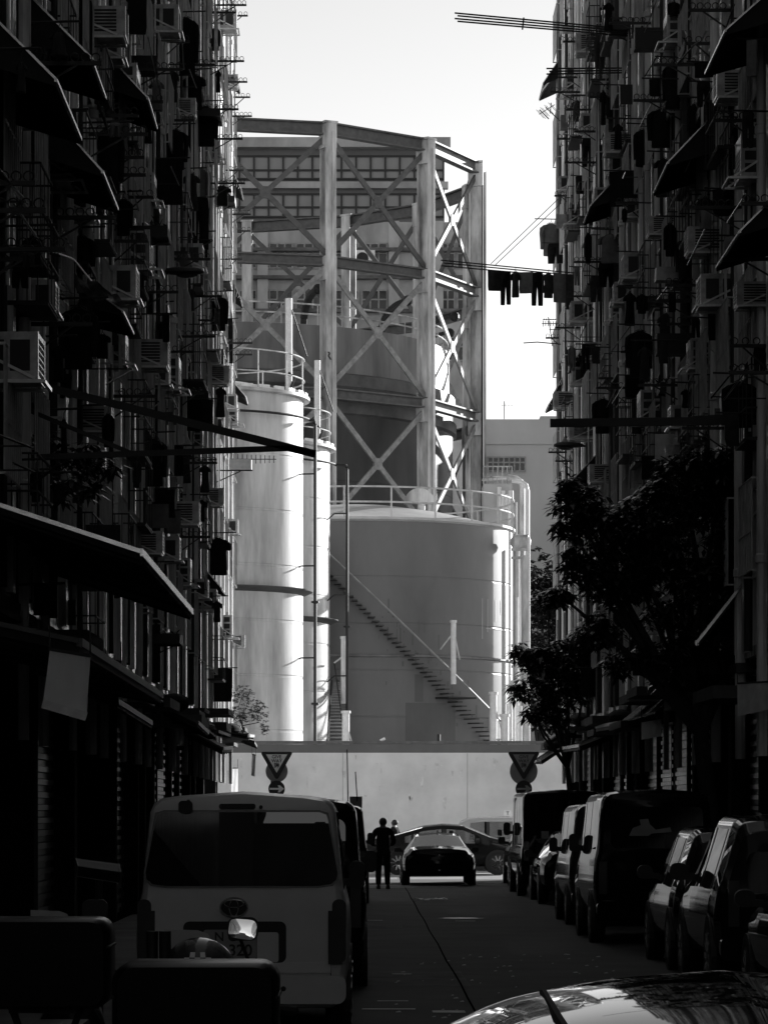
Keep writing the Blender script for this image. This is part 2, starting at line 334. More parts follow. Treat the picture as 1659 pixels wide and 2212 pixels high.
# domed vent on the tank roof
t = thing('gooseneck_vent', 'pale gooseneck vent on top of the low tank', 'vent', at(905,1118,166))
p = at(908,1120,166); m = MB(); m.tube([p+Vector((.05,0,-.6)), p+Vector((.05,0,.75))], .2, 12); m.build('pipe', pipeW, t, True)
m = MB(); prof = [(.78*math.cos(R(k*10)), .78*math.sin(R(k*10))) for k in range(19)]; m.prism(prof[::-1], 0, .7, (p.x-.05, p.y-.35, p.z+.75)); m.build('hood', frmM, t)
# ---------------- gas holder: guide frame + lifts
S = 178/7000.0; gc = (-342*S, 7548*S); gr = 618*S
angs = [-90,-64.2,-38.5,-12.0,14,38,60,85,110,135,160,185,210,238]
t = thing('gas_holder', 'huge old gas holder tank standing inside its braced steel guide frame', 'gas holder', (gc[0],gc[1],0))
girM = M('girder_paint', .10, .6, var=.3); braM = M('brace_paint', .10, .6, var=.3); braM2 = M('lower_brace_paint', .27, .6, var=.35)
ZT, LV = 39.6, [39.3, 32.05, 24.8, 17.5, 10.2, 3.0]
cols = [(gc[0]+gr*math.cos(R(a)), gc[1]+gr*math.sin(R(a))) for a in angs]
for i, (x, y) in enumerate(cols):
    a = R(angs[i]); m = MB(); ux, uy = math.cos(a), math.sin(a)
    m.box((x,y,ZT/2), (.70,.16,ZT), a)
    for s in (-1,1): m.box((x+s*.37*ux,y+s*.37*uy,ZT/2), (.09,.62,ZT), a)
    m.box((x,y,ZT+.02), (.9,.8,.12), a)
    c = m.build('column', frmM, t)
    if i in (0,1,2,3,4,5):
        for z in LV[:4]: m = MB(); m.box((x-.03*ux,y-.03*uy,z-.42), (.86,.68,1.3), a); m.build('gusset', frmM, t)
    if i in (1,2,3):
        m = MB(); m.bar((x+.48*ux-.1*uy,y+.48*uy+.1*ux,0),(x+.48*ux-.1*uy,y+.48*uy+.1*ux,ZT-.5),.11); m.build('ladder_rail', pipeW if i == 2 else frmM, t)
for i in range(len(cols)):
    p, q = cols[i], cols[(i+1) % len(cols)]
    m = MB()
    for k, z in enumerate(LV):
        h = .62 if k == 0 else .5
        m = MB(); m.bar((p[0],p[1],z),(q[0],q[1],z),.09,h); m.bar((p[0],p[1],z+h/2),(q[0],q[1],z+h/2),.5,.09); m.bar((p[0],p[1],z-h/2),(q[0],q[1],z-h/2),.5,.09)
        if k < 5: m.build('girder', girM, t)
    for k in range(5):
        z1, z0 = LV[k]-.3, LV[k+1]+.3; m = MB()
        m.bar((p[0],p[1],z1),(q[0],q[1],z0),.12,.29); m.bar((p[0]+.01,p[1]+.02,z0),(q[0]+.01,q[1]+.02,z1),.12,.29)
        c = ((p[0]+q[0])/2,(p[1]+q[1])/2,(z0+z1)/2); m.bar((c[0],c[1],c[2]-.32),(c[0],c[1],c[2]+.32),.55,.16,up=(q[1]-p[1],p[0]-q[0],0)); m.build('cross_brace', braM if k == 0 else braM2, t)
m = MB(); r0 = 545*S; zt = 28.8
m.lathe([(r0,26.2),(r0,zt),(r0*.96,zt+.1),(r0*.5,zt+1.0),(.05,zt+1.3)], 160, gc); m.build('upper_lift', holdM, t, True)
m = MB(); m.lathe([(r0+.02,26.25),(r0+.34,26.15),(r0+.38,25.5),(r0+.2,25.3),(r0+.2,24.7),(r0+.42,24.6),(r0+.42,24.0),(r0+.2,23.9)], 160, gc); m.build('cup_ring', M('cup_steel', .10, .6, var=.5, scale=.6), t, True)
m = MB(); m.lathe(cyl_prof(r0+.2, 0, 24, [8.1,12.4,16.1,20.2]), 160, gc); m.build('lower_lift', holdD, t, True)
m = MB()
for z in (zt+.6, zt+1.15): ring_tube(m, gc, r0-.1, z, .05, 120)
for k in range(40): a = 2*math.pi*k/40; m.bar((gc[0]+(r0-.1)*math.cos(a),gc[1]+(r0-.1)*math.sin(a),zt),(gc[0]+(r0-.1)*math.cos(a),gc[1]+(r0-.1)*math.sin(a),zt+1.15),.06)
m.build('crown_rail', frmM, t)
for i in range(len(cols)):
    a = R(angs[i]); ux, uy = math.cos(a), math.sin(a); m = MB(); pts = []
    for k in range(9):
        b = R(90*k/8); rr = r0-1.9*math.cos(b)+.55; zz = zt+.2+1.7*math.sin(b); pts.append((gc[0]+rr*ux, gc[1]+rr*uy, zz))
    for k in range(8): m.bar(pts[k], pts[k+1], .35, .22)
    m.lathe([(.28,-.12),(.3,0),(.28,.12)], 10, axis='x', o=(pts[-1][0],pts[-1][1],pts[-1][2])); m.ball(pts[-1], .3, 8, 5)
    m.build('guide_carriage', ironM, t)
x, y = cols[1]; a = R(-64.2)
text('R', .62, ironM, 'painted_letter', t, Vector((at(709,767,178).x-gc[0], y-.46-gc[1], at(709,767,177).z)))
# slim pole right of the frame
p = at(1042, 400, 188); t = thing('lightning_pole', 'very thin dark pole rising right of the gas holder frame', 'pole', (p.x,188,0)); m = MB(); m.tube([(p.x,188,0),(p.x,188,p.z*.6),(p.x,188,p.z)], [.09,.08,.04], 6); m.build('mast', ironM, t)
m = MB(); m.lathe([(.3,0),(.3,.4),(.1,.5)], 10, (p.x,188)); m.build('base', concM, t)
# ---------------- buildings behind the gas holder
def grid_windows(par, x0, x1, z0, z1, Y, nx, nz, fm, pm, fw=.09, d=.12, split=None, name='window'):
    m = MB(); W = (x1-x0)/nx
    for i in range(nx+1): m.box((x0+i*W, Y-d/2, (z0+z1)/2), (fw, d, z1-z0+fw))
    zs = [z0+(z1-z0)*k/nz for k in range(nz+1)] if not split else [z0, z0+(z1-z0)*split, z1]
    for z in zs: m.box(((x0+x1)/2, Y-d/2-.003, z), (x1-x0+fw, d, fw))
    f = m.build(name, fm, par)
    m = MB(); m.box(((x0+x1)/2, Y-.03, (z0+z1)/2), (x1-x0, .05, z1-z0)); m.build('pane', pm, f)
    return f
YB = 225.0; P = lambda x, y: at(x, y, YB)
t = thing('factory_building', 'dark clad building with two rows of large panes high behind the gas holder', 'building', (-10,YB,0))
xr = P(960,0).x; ztp = P(0,302).z
m = MB(); m.box(((-45+xr)/2, YB+10.2, ztp/2), (xr+45, 20, ztp)); m.build('wall', facB, t)
m = MB(); m.box(((-45+xr)/2+.2, YB-.1, P(0,311).z), (xr+45.4, 1.2, P(0,302).z-P(0,320).z+.1)); m.box(((-45+xr)/2+.1, YB+.02, P(0,401).z), (xr+45.3, .7, .45)); m.build('ledge', facA, t)
gridM = M('glazing_bar', .008, .5, var=0)
grid_windows(t, -44.9, P(958,0).x, P(0,386).z, P(0,337).z, YB+.2, 50, 2, gridM, facC, .12, .2, .38)
grid_windows(t, -44.9, P(958,0).x, P(0,468).z, P(0,419).z, YB+.2, 50, 2, gridM, facC, .12, .2, .42)
YC = 218.0; Q = lambda x, y: at(x, y, YC)
t = thing('old_workshop', 'stained concrete building with broken steel windows behind the gas holder', 'building', (-10,YC,0))
x1 = Q(1003,0).x; zt2 = Q(0,478).z
m = MB(); m.box(((-45+x1)/2, YC+3, zt2/2), (x1+45, 5.4, zt2)); m.build('wall', facA, t)
m = MB(); 
for y in (600, 672, 520): m.box(((-45+x1)/2, YC+.05, Q(0,y+ (20 if y==520 else 0)).z), (x1+45, .9, .22))
m.build('ledge', M('ledge_dirty', .12, .9, var=.5, scale=1), t)
for xx in (843, 938, 560): 
    m = MB(); m.box((Q(xx+8,0).x, YC+.1, zt2/2), (.7,.5,zt2)); m.build('pilaster', facA, t)
winF = M('steel_window_frame', .30, .6, var=.3)
for y0, y1 in ((525,578),(626,676),(728,778)):
    for xa, xb, nx in ((518,554,2),(566,632,4),(640,694,3),(722,774,3),(782,836,3),(952,982,2),(1000-12,1002,1)):
        grid_windows(t, Q(xa,0).x, Q(xb,0).x, Q(0,y1).z, Q(0,y0).z, YC+.3, nx, 2, winF, paneM, .1, .12, .6)
t2 = thing('wall_fan_unit', 'pale box fan unit with round black fan on the stained building', 'fan unit', Q(786,562))
c = Q(786,562); m = MB(); m.box((c.x,YC-.4,c.z), (1.5,.7,1.1)); m.build('casing', pipeW, t2)
m = MB(); m.lathe([(.0,-.80),(.38,-.80),(.42,-.74),(.42,-.6)], 20, axis='y', o=(c.x-.1,YC,c.z)); m.build('fan_grille', ironM, t2)
m = MB(); m.box((c.x,YC-.3,c.z-.6), (1.6,.9,.08)); m.build('bracket', ironM, t2)
YD = 200.0; Q2 = lambda x, y: at(x, y, YD)
t = thing('distant_block', 'plain pale concrete block with one window row, right of the gas holder', 'building', (12,YD+5,0))
xa, xb = Q2(1046,0).x, Q2(1300,0).x
m = MB(); m.box(((xa+xb)/2, YD+5, Q2(0,915).z/2), (xb-xa, 10, Q2(0,915).z)); m.build('wall', facR, t)
m = MB(); m.box(((xa+xb)/2-.1, YD+.6, Q2(0,911).z), (xb-xa+.4, .9, .35)); m.box(((xa+xb)/2+1.5, YD+2, Q2(0,905).z), (xb-xa-4, 2, .6)); m.build('parapet', facR, t)
m = MB(); m.box(((xa+xb)/2, YD-.03, Q2(0,957).z), (xb-xa, .16, .16)); m.build('string_course', facR, t)
grid_windows(t, Q2(1053,0).x, Q2(1134,0).x, Q2(0,1018).z, Q2(0,988).z, YD+.02, 7, 2, winF, paneM, .09, .12, .62)
def yagi(par, p, length, nel, dirx=1, mat=ironM, name='boom', el=.45, vert=True):
    m = MB(); m.tube([p, p+Vector((length*dirx,0,.0))], .012, 5)
    for k in range(nel):
        q = p+Vector((length*dirx*(k+.5)/nel,0,0)); e = Vector((0,0,el*(1-.35*k/nel)/2)) if vert else Vector((.08,el/2,.02))
        m.tube([q-e,q+e], .010, 4)
    return m.build(name, mat, par)
p = Q2(1089,905); t = thing('roof_antenna', 'thin television antenna on the roof of the distant block', 'antenna', p); m = MB(); m.tube([p,p+Vector((0,0,1.1))], .03, 5); m.build('mast', ironM, t); yagi(t, p+Vector((-.2,0,.85)), .75, 4, 1, el=.3)
# concrete housing + pipe rack right of the low tank
t = thing('plant_housing', 'small concrete plant housing rising behind the tank rail', 'building', at(1076,1110,172))
p = at(1044,0,172).x; q = at(1106,0,172).x; zz = at(0,1045,172).z
m = MB(); m.box(((p+q)/2, 173.2, zz/2), (q-p, 2.4, zz)); m.build('wall', facR, t)
m = MB(); m.box(((p+q)/2, 173.2, zz+.4), (q-p, 2.0, .06)); 
for k in range(7): m.bar((p+(q-p)*k/6,172.3,zz),(p+(q-p)*k/6,172.3,zz+.95),.05)
m.bar((p,172.3,zz+.95),(q,172.3,zz+.95),.06); m.build('roof_rail', frmM, t)
m = MB()
for k, x in enumerate((1078,1086,1094)): m.tube([at(x,1100,171.6),at(x,1052+8*k,171.6)], .11, 8)
m.build('vent_pipe', pipeW, t, True)
t = thing('pipe_rack', 'bundle of tall pale vertical pipes beside the low tank', 'pipes', at(1125,1640,163))
for k, (x, yt, r, Y, mt) in enumerate(((1103,1060,.14,170,pipeW),(1112,1085,.10,168,frmM),(1119,1180,.08,165,pipeW),(1128,1052,.13,166,frmM),(1134,1200,.18,163,frmM),(1139,1060,.11,165,pipeW),(1141.5,1160,.08,163,pipeW),(1116,1290,.08,162,pipeW),(1108,1470,.13,160,pipeW),(1100,1520,.15,158,pipeW),(1122,1525,.12,158,pipeW))):
    m = MB(); q = at(x,1640,Y); p = at(x,yt,Y); pts = [(q.x,Y,0),(p.x,Y,p.z)]
    if k in (3,5): pts += [(p.x-.08,Y,p.z+.3),(p.x-.3,Y,p.z+.45),(p.x-.8,Y,p.z+.5)]
    m.tube(pts, r, 10); m.build('pipe', mt, t, True)
m = MB(); p = at(1125,1171,164); m.tube([p+Vector((-.55,0,0)),p+Vector((-.35,0,0)),p+Vector((.35,0,0)),p+Vector((.5,0,0))], [.1,.38,.38,.12], 12); m.build('vessel', frmM, t, True)
m = MB()
for y in (1187, 1205, 1395, 1440): m.bar(at(1104,y,163.5), at(1144,y,163.5), .14)
m.bar(at(1112,1450,163.4), at(1130,1395,163.4), .1); m.build('support_beam', frmM, t)
# ------------------------------------------------------------------ vehicles (local: rear bumper at y=0, nose at +y)
def lerp(st, y):
    for a, b in zip(st, st[1:]):
        if a[0] <= y <= b[0]:
            u = (y-a[0])/(b[0]-a[0]+1e-9); return tuple(p+(q-p)*u for p, q in zip(a, b))
    return st[-1]
def section(s):
    y, zb, bl, zt, w, wt, rk = s; bl = min(bl, zt-.16)
    pts = [(0,zb),(w*.84,zb),(w*.925,zb+.06),(w*.985,zb+(bl-zb)*.32),(w,zb+(bl-zb)*.58),(w-.014,zb+(bl-zb)*.84),(w-.05,bl),(wt+.025,zt-.12),(wt-.005,zt-.055),(wt-.06,zt-.012),(wt-.2,zt+.01),(0,zt+.045)]
    pts = pts+[(-x,z) for x,z in pts[-2:0:-1]]
    return [(x, y+rk*max(0, z-bl), z) for x, z in pts]
NS = 22
def car_shell(st, side, top_front, top_rear, roof_ins=None):
    lo_, hi_ = min(a for a, b in side), max(b for a, b in side); ys = sorted(set([s[0] for s in st]+[e for a in side for e in a]+list(top_front)+list(top_rear)+[st[-1][0]*k/40 for k in range(41)]))
    secs = [section(lerp(st, y)) for y in ys]; body, gl, gf, gr, pil = MB(), MB(), MB(), MB(), MB()
    flat = [p for s in secs for p in s]; n = NS
    for i in range(len(ys)-1):
        mid = (ys[i]+ys[i+1])/2
        for j in range(n):
            f = (i*n+j, i*n+(j+1) % n, (i+1)*n+(j+1) % n, (i+1)*n+j); tgt = body
            if j in (6, n-7) and lo_ < mid < hi_: tgt = gl if any(a < mid < b for a, b in side) else pil
            if 9 <= j <= 12:
                if top_front[0] < mid < top_front[1]: tgt = gf
                if top_rear[0] < mid < top_rear[1]: tgt = gr
            tgt.add([flat[k] for k in f], [(0,1,2,3)])
    for s, sg in ((secs[0], 1), (secs[-1], -1)):
        h = n//2
        for k in range(h):
            q = [s[k], s[k+1], s[(n-k-1) % n], s[(n-k) % n]]; body.add(q, [(0,1,2,3) if sg > 0 else (3,2,1,0)])
    return body, gl, gf, gr, pil
def merge(o):
    import bmesh
    bm = bmesh.new(); bm.from_mesh(o.data); bmesh.ops.remove_doubles(bm, verts=bm.verts, dist=.0005); bmesh.ops.recalc_face_normals(bm, faces=bm.faces); bm.to_mesh(o.data); bm.free()
    for p in o.data.polygons: p.use_smooth = True
    try: o.data.set_sharp_from_angle(angle=R(40))
    except Exception: pass
    return o
ST = {
 'van': [(0,.36,1.18,1.90,.79,.66,.04),(.04,.31,1.20,1.945,.825,.69,.04),(.25,.29,1.22,1.965,.847,.71,.02),(1.2,.27,1.22,1.97,.85,.715,0),(3.3,.27,1.2,1.955,.85,.71,0),(3.62,.27,1.15,1.91,.85,.69,0),(4.30,.27,1.0,1.22,.84,.70,0),(4.55,.3,.88,1.05,.82,.66,0),(4.66,.34,.74,.92,.78,.60,0),(4.70,.4,.66,.84,.70,.55,0)],
 'minibus': [(0,.36,1.1,2.22,.88,.80,.03),(.05,.31,1.12,2.26,.93,.84,.03),(.3,.29,1.12,2.28,.95,.86,0),(4.7,.29,1.1,2.28,.95,.86,0),(5.0,.29,1.08,2.2,.95,.84,0),(5.65,.29,1.0,1.3,.93,.80,0),(6.0,.34,.85,1.02,.88,.72,0),(6.05,.4,.75,.92,.8,.65,0)],
 'sedan': [(0,.40,.76,.93,.76,.62,0),(.08,.30,.84,1.02,.86,.70,0),(.5,.26,.88,1.07,.91,.74,0),(.75,.25,.90,1.10,.915,.73,0),(1.75,.24,.92,1.40,.92,.58,0),(2.3,.23,.92,1.455,.92,.575,0),(2.9,.23,.91,1.42,.92,.57,0),(3.75,.24,.89,1.07,.915,.70,0),(4.5,.27,.74,.90,.88,.70,0),(4.8,.32,.62,.78,.78,.62,0),(4.86,.4,.58,.74,.68,.55,0)],
 'suv': [(0,.42,.9,1.30,.80,.64,.22),(.07,.34,.95,1.50,.86,.63,.22),(.35,.30,.97,1.60,.90,.64,.12),(.9,.29,.98,1.65,.91,.65,0),(2.2,.28,.97,1.66,.91,.65,0),(2.8,.28,.96,1.60,.91,.63,0),(3.6,.28,.94,1.12,.905,.72,0),(4.35,.32,.80,.98,.87,.70,0),(4.52,.38,.70,.86,.78,.62,0),(4.56,.44,.62,.78,.7,.55,0)],
}
CFG = {'van': dict(L=4.7, wh=(.95,3.52), wr=.32, w=.85, side=((.5,1.75),(1.85,2.95),(3.08,3.5)), tf=(3.66,4.26), tr=(9,9), mir=(3.62,1.28,.14,.25)),
 'minibus': dict(L=6.05, wh=(1.3,4.9), wr=.36, w=.95, side=((.5,1.5),(1.58,2.6),(2.68,3.7),(4.1,4.9)), tf=(5.05,5.6), tr=(9,9), mir=(5.1,1.45,.16,.3)),
 'sedan': dict(L=4.86, wh=(.98,3.90), wr=.345, w=.92, side=((1.05,1.38),(1.44,2.28),(2.40,3.35)), tf=(2.95,3.7), tr=(.8,1.7), mir=(3.3,.98,.19,.15)),
 'suv': dict(L=4.56, wh=(.85,3.60), wr=.35, w=.91, side=((.45,1.0),(1.1,1.98),(2.1,3.1)), tf=(2.86,3.55), tr=(9,9), mir=(3.1,1.1,.19,.17))}
def wheel(par, x, y, r, sgn, spokes=10):
    m = MB(); m.lathe([(r*.66,-.10),(r*.93,-.105),(r,-.07),(r,.07),(r*.93,.105),(r*.66,.10),(r*.6,.0)], 28, axis='x', o=(x,y,r)); wh = m.build('wheel', rubber, par, True, world=False)
    m = MB(); m.lathe([(r*.67,.095*sgn),(r*.62,.10*sgn),(r*.60,.04*sgn)], 28, axis='x', o=(x,y,r))
    for k in range(spokes):
        a = 2*math.pi*k/spokes; c, s = math.cos(a), math.sin(a)
        m.bar((x+sgn*.085, y+.04*c, r+.04*s), (x+sgn*.092, y+r*.63*c, r+r*.63*s), .045, .03, up=(1,0,0))
    m.lathe([(.0,.10*sgn),(.06,.09*sgn),(.06,.05*sgn)], 12, axis='x', o=(x,y,r)); rm = m.build('rim', chrome, wh, world=False)
    m = MB(); m.lathe([(0,.03*sgn),(r*.64,.03*sgn)], 20, axis='x', o=(x,y,r)); m.build('brake_disc', ironM, wh, world=False)
def vehicle(name, kind, label, cat, paint, gmat, loc, rz=0, group=None, plate=None, rearwin=True, reartint=None):
    c = CFG[kind]; t = thing(name, label, cat, loc, group, rz); w, L = c['w'], c['L']
    body, gl, gf, gr, pil = car_shell(ST[kind], c['side'], c['tf'], c['tr'])
    merge(body.build('body', paint, t, world=False))
    for sg in (1,-1):
        for nm, src, mt in (('side_window', gl, gmat), ('window_pillar', pil, plast)):
            h_ = MB(); fs_ = [f for f in src.f if src.v[f[0]].x*sg > 0]; ids = sorted({i for f in fs_ for i in f}); mp = {i: k for k, i in enumerate(ids)}; h_.v = [src.v[i] for i in ids]; h_.f = [tuple(mp[i] for i in f) for f in fs_]
            if h_.f: merge(h_.build(nm, mt, t, world=False))
    merge(gf.build('windscreen', gmat, t, world=False))
    if gr.v: merge(gr.build('rear_window', reartint or gmat, t, world=False))
    for y in c['wh']:
        for s in (-1, 1):
            m = MB(); m.lathe([(0,.006*s),(c['wr']+.025,.006*s),(c['wr']+.03,-.05*s)], 24, axis='x', o=(s*w,y,c['wr']+.01)); m.build('wheel_arch', plast, t, world=False)
            wheel(t, s*(w-.095), y, c['wr'], s)
    my, mz, mw, mh = c['mir']
    for s in (-1, 1):
        m = MB(); m.prism(rrect(-mw/2,-mh/2,mw/2,mh/2,min(mw,mh)*.42), -.05, .06, (s*(w-.02+mw/2),my,mz)); m.bar((s*(w-.10),my,mz-mh*.3),(s*(w+.04),my,mz-mh*.25),.07)
        m.build('mirror', plast, t, world=False)
    st = ST[kind]; zt = st[1][3]
    if kind in ('van','minibus','suv'):
        for s in (-1, 1):
            m = MB(); m.box((s*(st[0][4]-.055),-.012,.86 if kind != 'minibus' else 1.0), (.11,.05,.42)); m.build('tail_light', lampM, t, world=False)
        if rearwin:
            z0, z1 = st[0][2]+.06, zt-.17; hw = .63 if kind == 'van' else .6
            rk = st[0][6]; m = MB(); pl = rrect(-hw,0,hw,z1-z0,.09); m.prism(pl, -.012, .02); 
            for v in m.v: v.y += rk*(v.z+z0-st[0][2]) ; v.z += z0
            m.build('rear_window', gmat, t, world=False)
        m = MB(); m.prism(rrect(-w+.03,.34,w-.03,.56,.07), -.09, .06); m.build('bumper', paint, t, True, world=False)
    else:
        for s in (-1, 1):
            m = MB(); m.prism([(s*.50,.86),(s*.80,.86),(s*.78,.74),(s*.58,.76)][::s], -.015, .05, (0,.03,0)); m.build('tail_light', lampM, t, world=False)
        m = MB(); m.prism(rrect(-w+.08,.30,w-.08,.60,.08), -.045, .06); m.build('bumper', paint, t, True, world=False)
    for s in (-1, 1):
        m = MB(); yy = L-.22; m.box((s*(w-.27), yy, .72 if kind == 'sedan' else .80), (.26,.3,.12)); m.build('headlight', lampM, t, world=False)
    if plate:
        m = MB(); pz = .75 if kind == 'sedan' else .72; m.box((0,-.055 if kind!='sedan' else -.02,pz), (.36,.015,.15)); pm = m.build('number_plate', plateM, t, world=False)
        text(plate, .125, plateT, 'plate_lettering', pm, (0,(-.064 if kind!='sedan' else -.029),pz), ext=.002)
    # seats and dashboard, glimpsed through the glass
    m = MB()
    for y in ((1.6,2.6) if kind == 'sedan' else (1.5,2.7)):
        for s in (-.38,.38): 
            m.box((s,y,.75),(.45,.18,.6)); m.prism(rrect(-.12,0,.12,.2,.06), -.05, .05, (s,y-.05,1.08))
    m.box((0,L*.70,.85),(w*1.6,.35,.18)); m.build('interior', plast, t, world=False)
    return t
# hero: grey van on the left, seen from behind
v = vehicle('parked_van', 'van', 'pale grey van parked at left, its wide rear window facing the camera', 'van', silverP, vanglass, (-.945,25.5,0), rearwin=False)
def rk(z): return .04*max(0,z-1.18)
def vp(name, poly, y0, y1, mat, par=v, x=0, smooth=False):
    m = MB(); m.prism(poly, y0, y1); 
    for q in m.v: q.y += rk(q.z); q.x += x
    return m.build(name, mat, par, smooth, world=False)
def wpoly(e, z0, z1):
    return [(-.755-e,z0+.10),(-.745-e,z0+.05),(-.70-e,z0+.015-e),(-.60,z0-e),(.60,z0-e),(.70+e,z0+.015-e),(.745+e,z0+.05),(.755+e,z0+.10),(.68+e,z1-.07),(.665+e,z1-.02+e),(.61,z1+e),(-.61,z1+e),(-.665-e,z1-.02+e),(-.68-e,z1-.07)]
vp('rear_window', wpoly(0,1.265,1.845), -.018, .02, vanglass)
vp('window_seal', wpoly(.016,1.265,1.845), -.008, .02, M('van_seal', .06, .3, var=0))
vp('brake_lamp', rrect(-.18,1.868,.11,1.912,.02), -.012, .03, vanglass)
vp('washer_nozzle', rrect(.135,1.87,.165,1.90,.014), -.015, .02, plast)
vp('tailgate_gap', [(-.70,.455),(.70,.455),(.70,.462),(-.70,.462)], -.006, .02, plast)
for s in (-1,1):
    vp('tail_light', rrect(-.055,.66,.055,1.16,.05), -.02, .05, lampM, x=s*.765)
    vp('body_seam', [(-.004,.46),(.004,.46),(.004,.66),(-.004,.66)], -.008, .02, plast, x=s*.70)
vp('plate_recess', rrect(-.46,.66,.35,.985,.05), -.004, .01, plast)
vp('recess_back', rrect(.12,.665,.29,.90,.02), -.008, .01, silverP)
vp('tailgate_step', [(-.70,.58),(.70,.58),(.70,.66),(-.70,.66)], -.02, .02, silverP)
pl = vp('number_plate', rrect(-.30,.69,.115,.92,.02), -.016, .0, plateM)
text('N G6', .10, plateT, 'plate_lettering', pl, (-.10,-.018,.862), ext=.002); text('320', .125, plateT, 'plate_lettering', pl, (-.01,-.018,.755), ext=.002)
m = MB()   # oval emblem of three ellipses
def ell(cx, cz, a, b, rr): m.tube([(cx+a*math.cos(2*math.pi*k/24), -.03, cz+b*math.sin(2*math.pi*k/24)) for k in range(25)], rr, 6)
ell(-.06,1.096,.105,.072,.010); ell(-.06,1.096,.035,.068,.008); ell(-.06,1.126,.075,.030,.008)
m.build('emblem', chrome, v, True, world=False)
m = MB(); m.prism([(-.06+.1*math.cos(R(k*15)), 1.096+.07*math.sin(R(k*15))) for k in range(24)][::-1], -.022, 0); m.build('emblem_backing', plast, v, world=False)
m = MB(); m.tube([(-.42,.06,1.93),(-.43,.02,1.90),(-.44,-.03,1.84)], .02, 6); m.prism(rrect(-.055,-.05,.055,.05,.03), -.03, .03, (-.44,-.02,1.885)); m.build('rear_mirror', plast, v, True, world=False)
m = MB(); m.lathe([(0,-.014),(.02,-.012),(.022,0)], 12, axis='y', o=(.33,-.085,.46)); m.build('parking_sensor', plast, v, world=False)
# the rest of the left row
v = vehicle('parked_van', 'van', 'black van with two whip aerials parked directly ahead of the grey van', 'van', blackP, vanglass, (-.80,33.5,0))
m = MB(); m.tube([at(752,1731,36)-Vector((-.80,33.5,0)), at(750,1619,36)-Vector((-.80,33.5,0))], .007, 5); m.build('whip_aerial', ironM, v, world=False)
m = MB(); m.tube([at(772,1731,37)-Vector((-.80,33.5,0)), at(768,1667,37)-Vector((-.80,33.5,0))], .007, 5); m.build('whip_aerial', ironM, v, world=False)
vehicle('parked_car', 'suv', 'dark estate car in the left row, mostly hidden by the vans', 'car', darkP, vanglass, (-.95,45,0))
v = vehicle('parked_van', 'van', 'farthest van of the left row, its boxy mirror beside the standing man', 'van', blackP, vanglass, (-.72,64.5,0))
# sedan in the road, sedan and taxi on the cross street
v = vehicle('moving_car', 'sedan', 'black sedan waiting in the middle of the road, seen from behind', 'car', blackP, carglass, (1.92,80.5,0)); v.scale = (1,1,.88)
def det(par, poly, y0, y1, mat, name, o=(0,0,0)): m = MB(); m.prism(poly, y0, y1, o); return m.build(name, mat, par, world=False)
det(v, [(-.42,.83),(-.30,.96),(.30,.96),(.42,.83)][::-1], -.006, .03, plast, 'plate_recess', (0,.045,-.17))
m = MB(); m.box((0,.028,.72), (.36,.012,.17)); pl = m.build('number_plate', plateM, v, world=False)
text('B\u200a 8', .07, plateT, 'plate_lettering', pl, (0,.018,.765), ext=.002); text('1363', .085, plateT, 'plate_lettering', pl, (0,.018,.685), ext=.002)
m = MB(); m.lathe([(0,-.06),(.02,-.06),(.02,-.03)], 8, axis='y', o=(0,0,.87)); m.build('emblem', chrome, v, world=False)
m = MB(); m.prism([(-.035,.46),(0,.42),(.035,.46)], -.06, -.03); m.build('fog_lamp', whiteP, v, world=False)
m = MB(); m.prism([(-.02,1.50),(0,1.60),(.02,1.50)], 1.95, 2.12); m.build('roof_aerial', plast, v, world=False)
v = vehicle('passing_car', 'sedan', 'dark sedan with multi-spoke wheels passing sideways along the cross street', 'car', darkP, carglass, (.08,95.9,0), -math.pi/2)
v = vehicle('taxi', 'suv', 'pale taxi with small lettered roof sign behind the passing dark sedan', 'taxi', paleP, carglass, (2.9,102.5,0), -math.pi/2)
m = MB(); m.prism(rrect(-.11,0,.11,.19,.03), -.06, .06, (0,0,0)); 
for q in m.v: q.x, q.y, q.z = q.y, q.x+1.70, q.z+1.70
rs = m.build('roof_sign', whiteP, v, world=False)
o = text('T', .15, plateT, 'roof_sign_letter', rs, (.064,1.70,1.79)); o.rotation_euler = (0,0,R(90))
# right-hand row, nearest to farthest
vehicle('parked_car', 'suv', 'black car cut by the right edge of the photo, nearest of the right row', 'car', blackP, vanglass, (4.57,27.3,0)).scale = (1,1,.94)
vehicle('parked_car', 'suv', 'dark people carrier with glinting roof edge, second nearest of the right row', 'car', darkP, vanglass, (4.42,32.1,0)).scale = (1,1,1.09)
vehicle('parked_car', 'suv', 'dark car between a van and a people carrier on the right, mirror sticking out', 'car', darkP, vanglass, (4.49,37.1,0))
v = vehicle('parked_van', 'van', 'black square-backed van on the right with a pale painted reflection on its window', 'van', blackP, vanglass, (4.09,45.0,0)); v.scale = (1.02,1,1.08)
m = MB(); m.prism([(-.38,1.40),(-.12,1.40),(-.07,1.43),(.2,1.45),(.18,1.51),(-.02,1.48),(-.1,1.55),(-.12,1.62),(-.24,1.61),(-.22,1.54),(-.33,1.50)], -.024, -.019); m.build('window_reflection', signB, v, world=False)  # pale shape laid on the rear window to stand for its reflection
vehicle('parked_van', 'van', 'grey-sided van parked just ahead of the black square-backed van', 'van', M('grey_car_paint', .04, .08, var=0), vanglass, (4.19,52.2,0))
vehicle('parked_car', 'sedan', 'small dark car with round roof between grey-sided van and tall minibus', 'car', darkP, vanglass, (4.46,64.2,0))
v = vehicle('minibus', 'minibus', 'tall dark minibus near the far end of the right row', 'minibus', blackP, vanglass, (4.36,69.9,0))
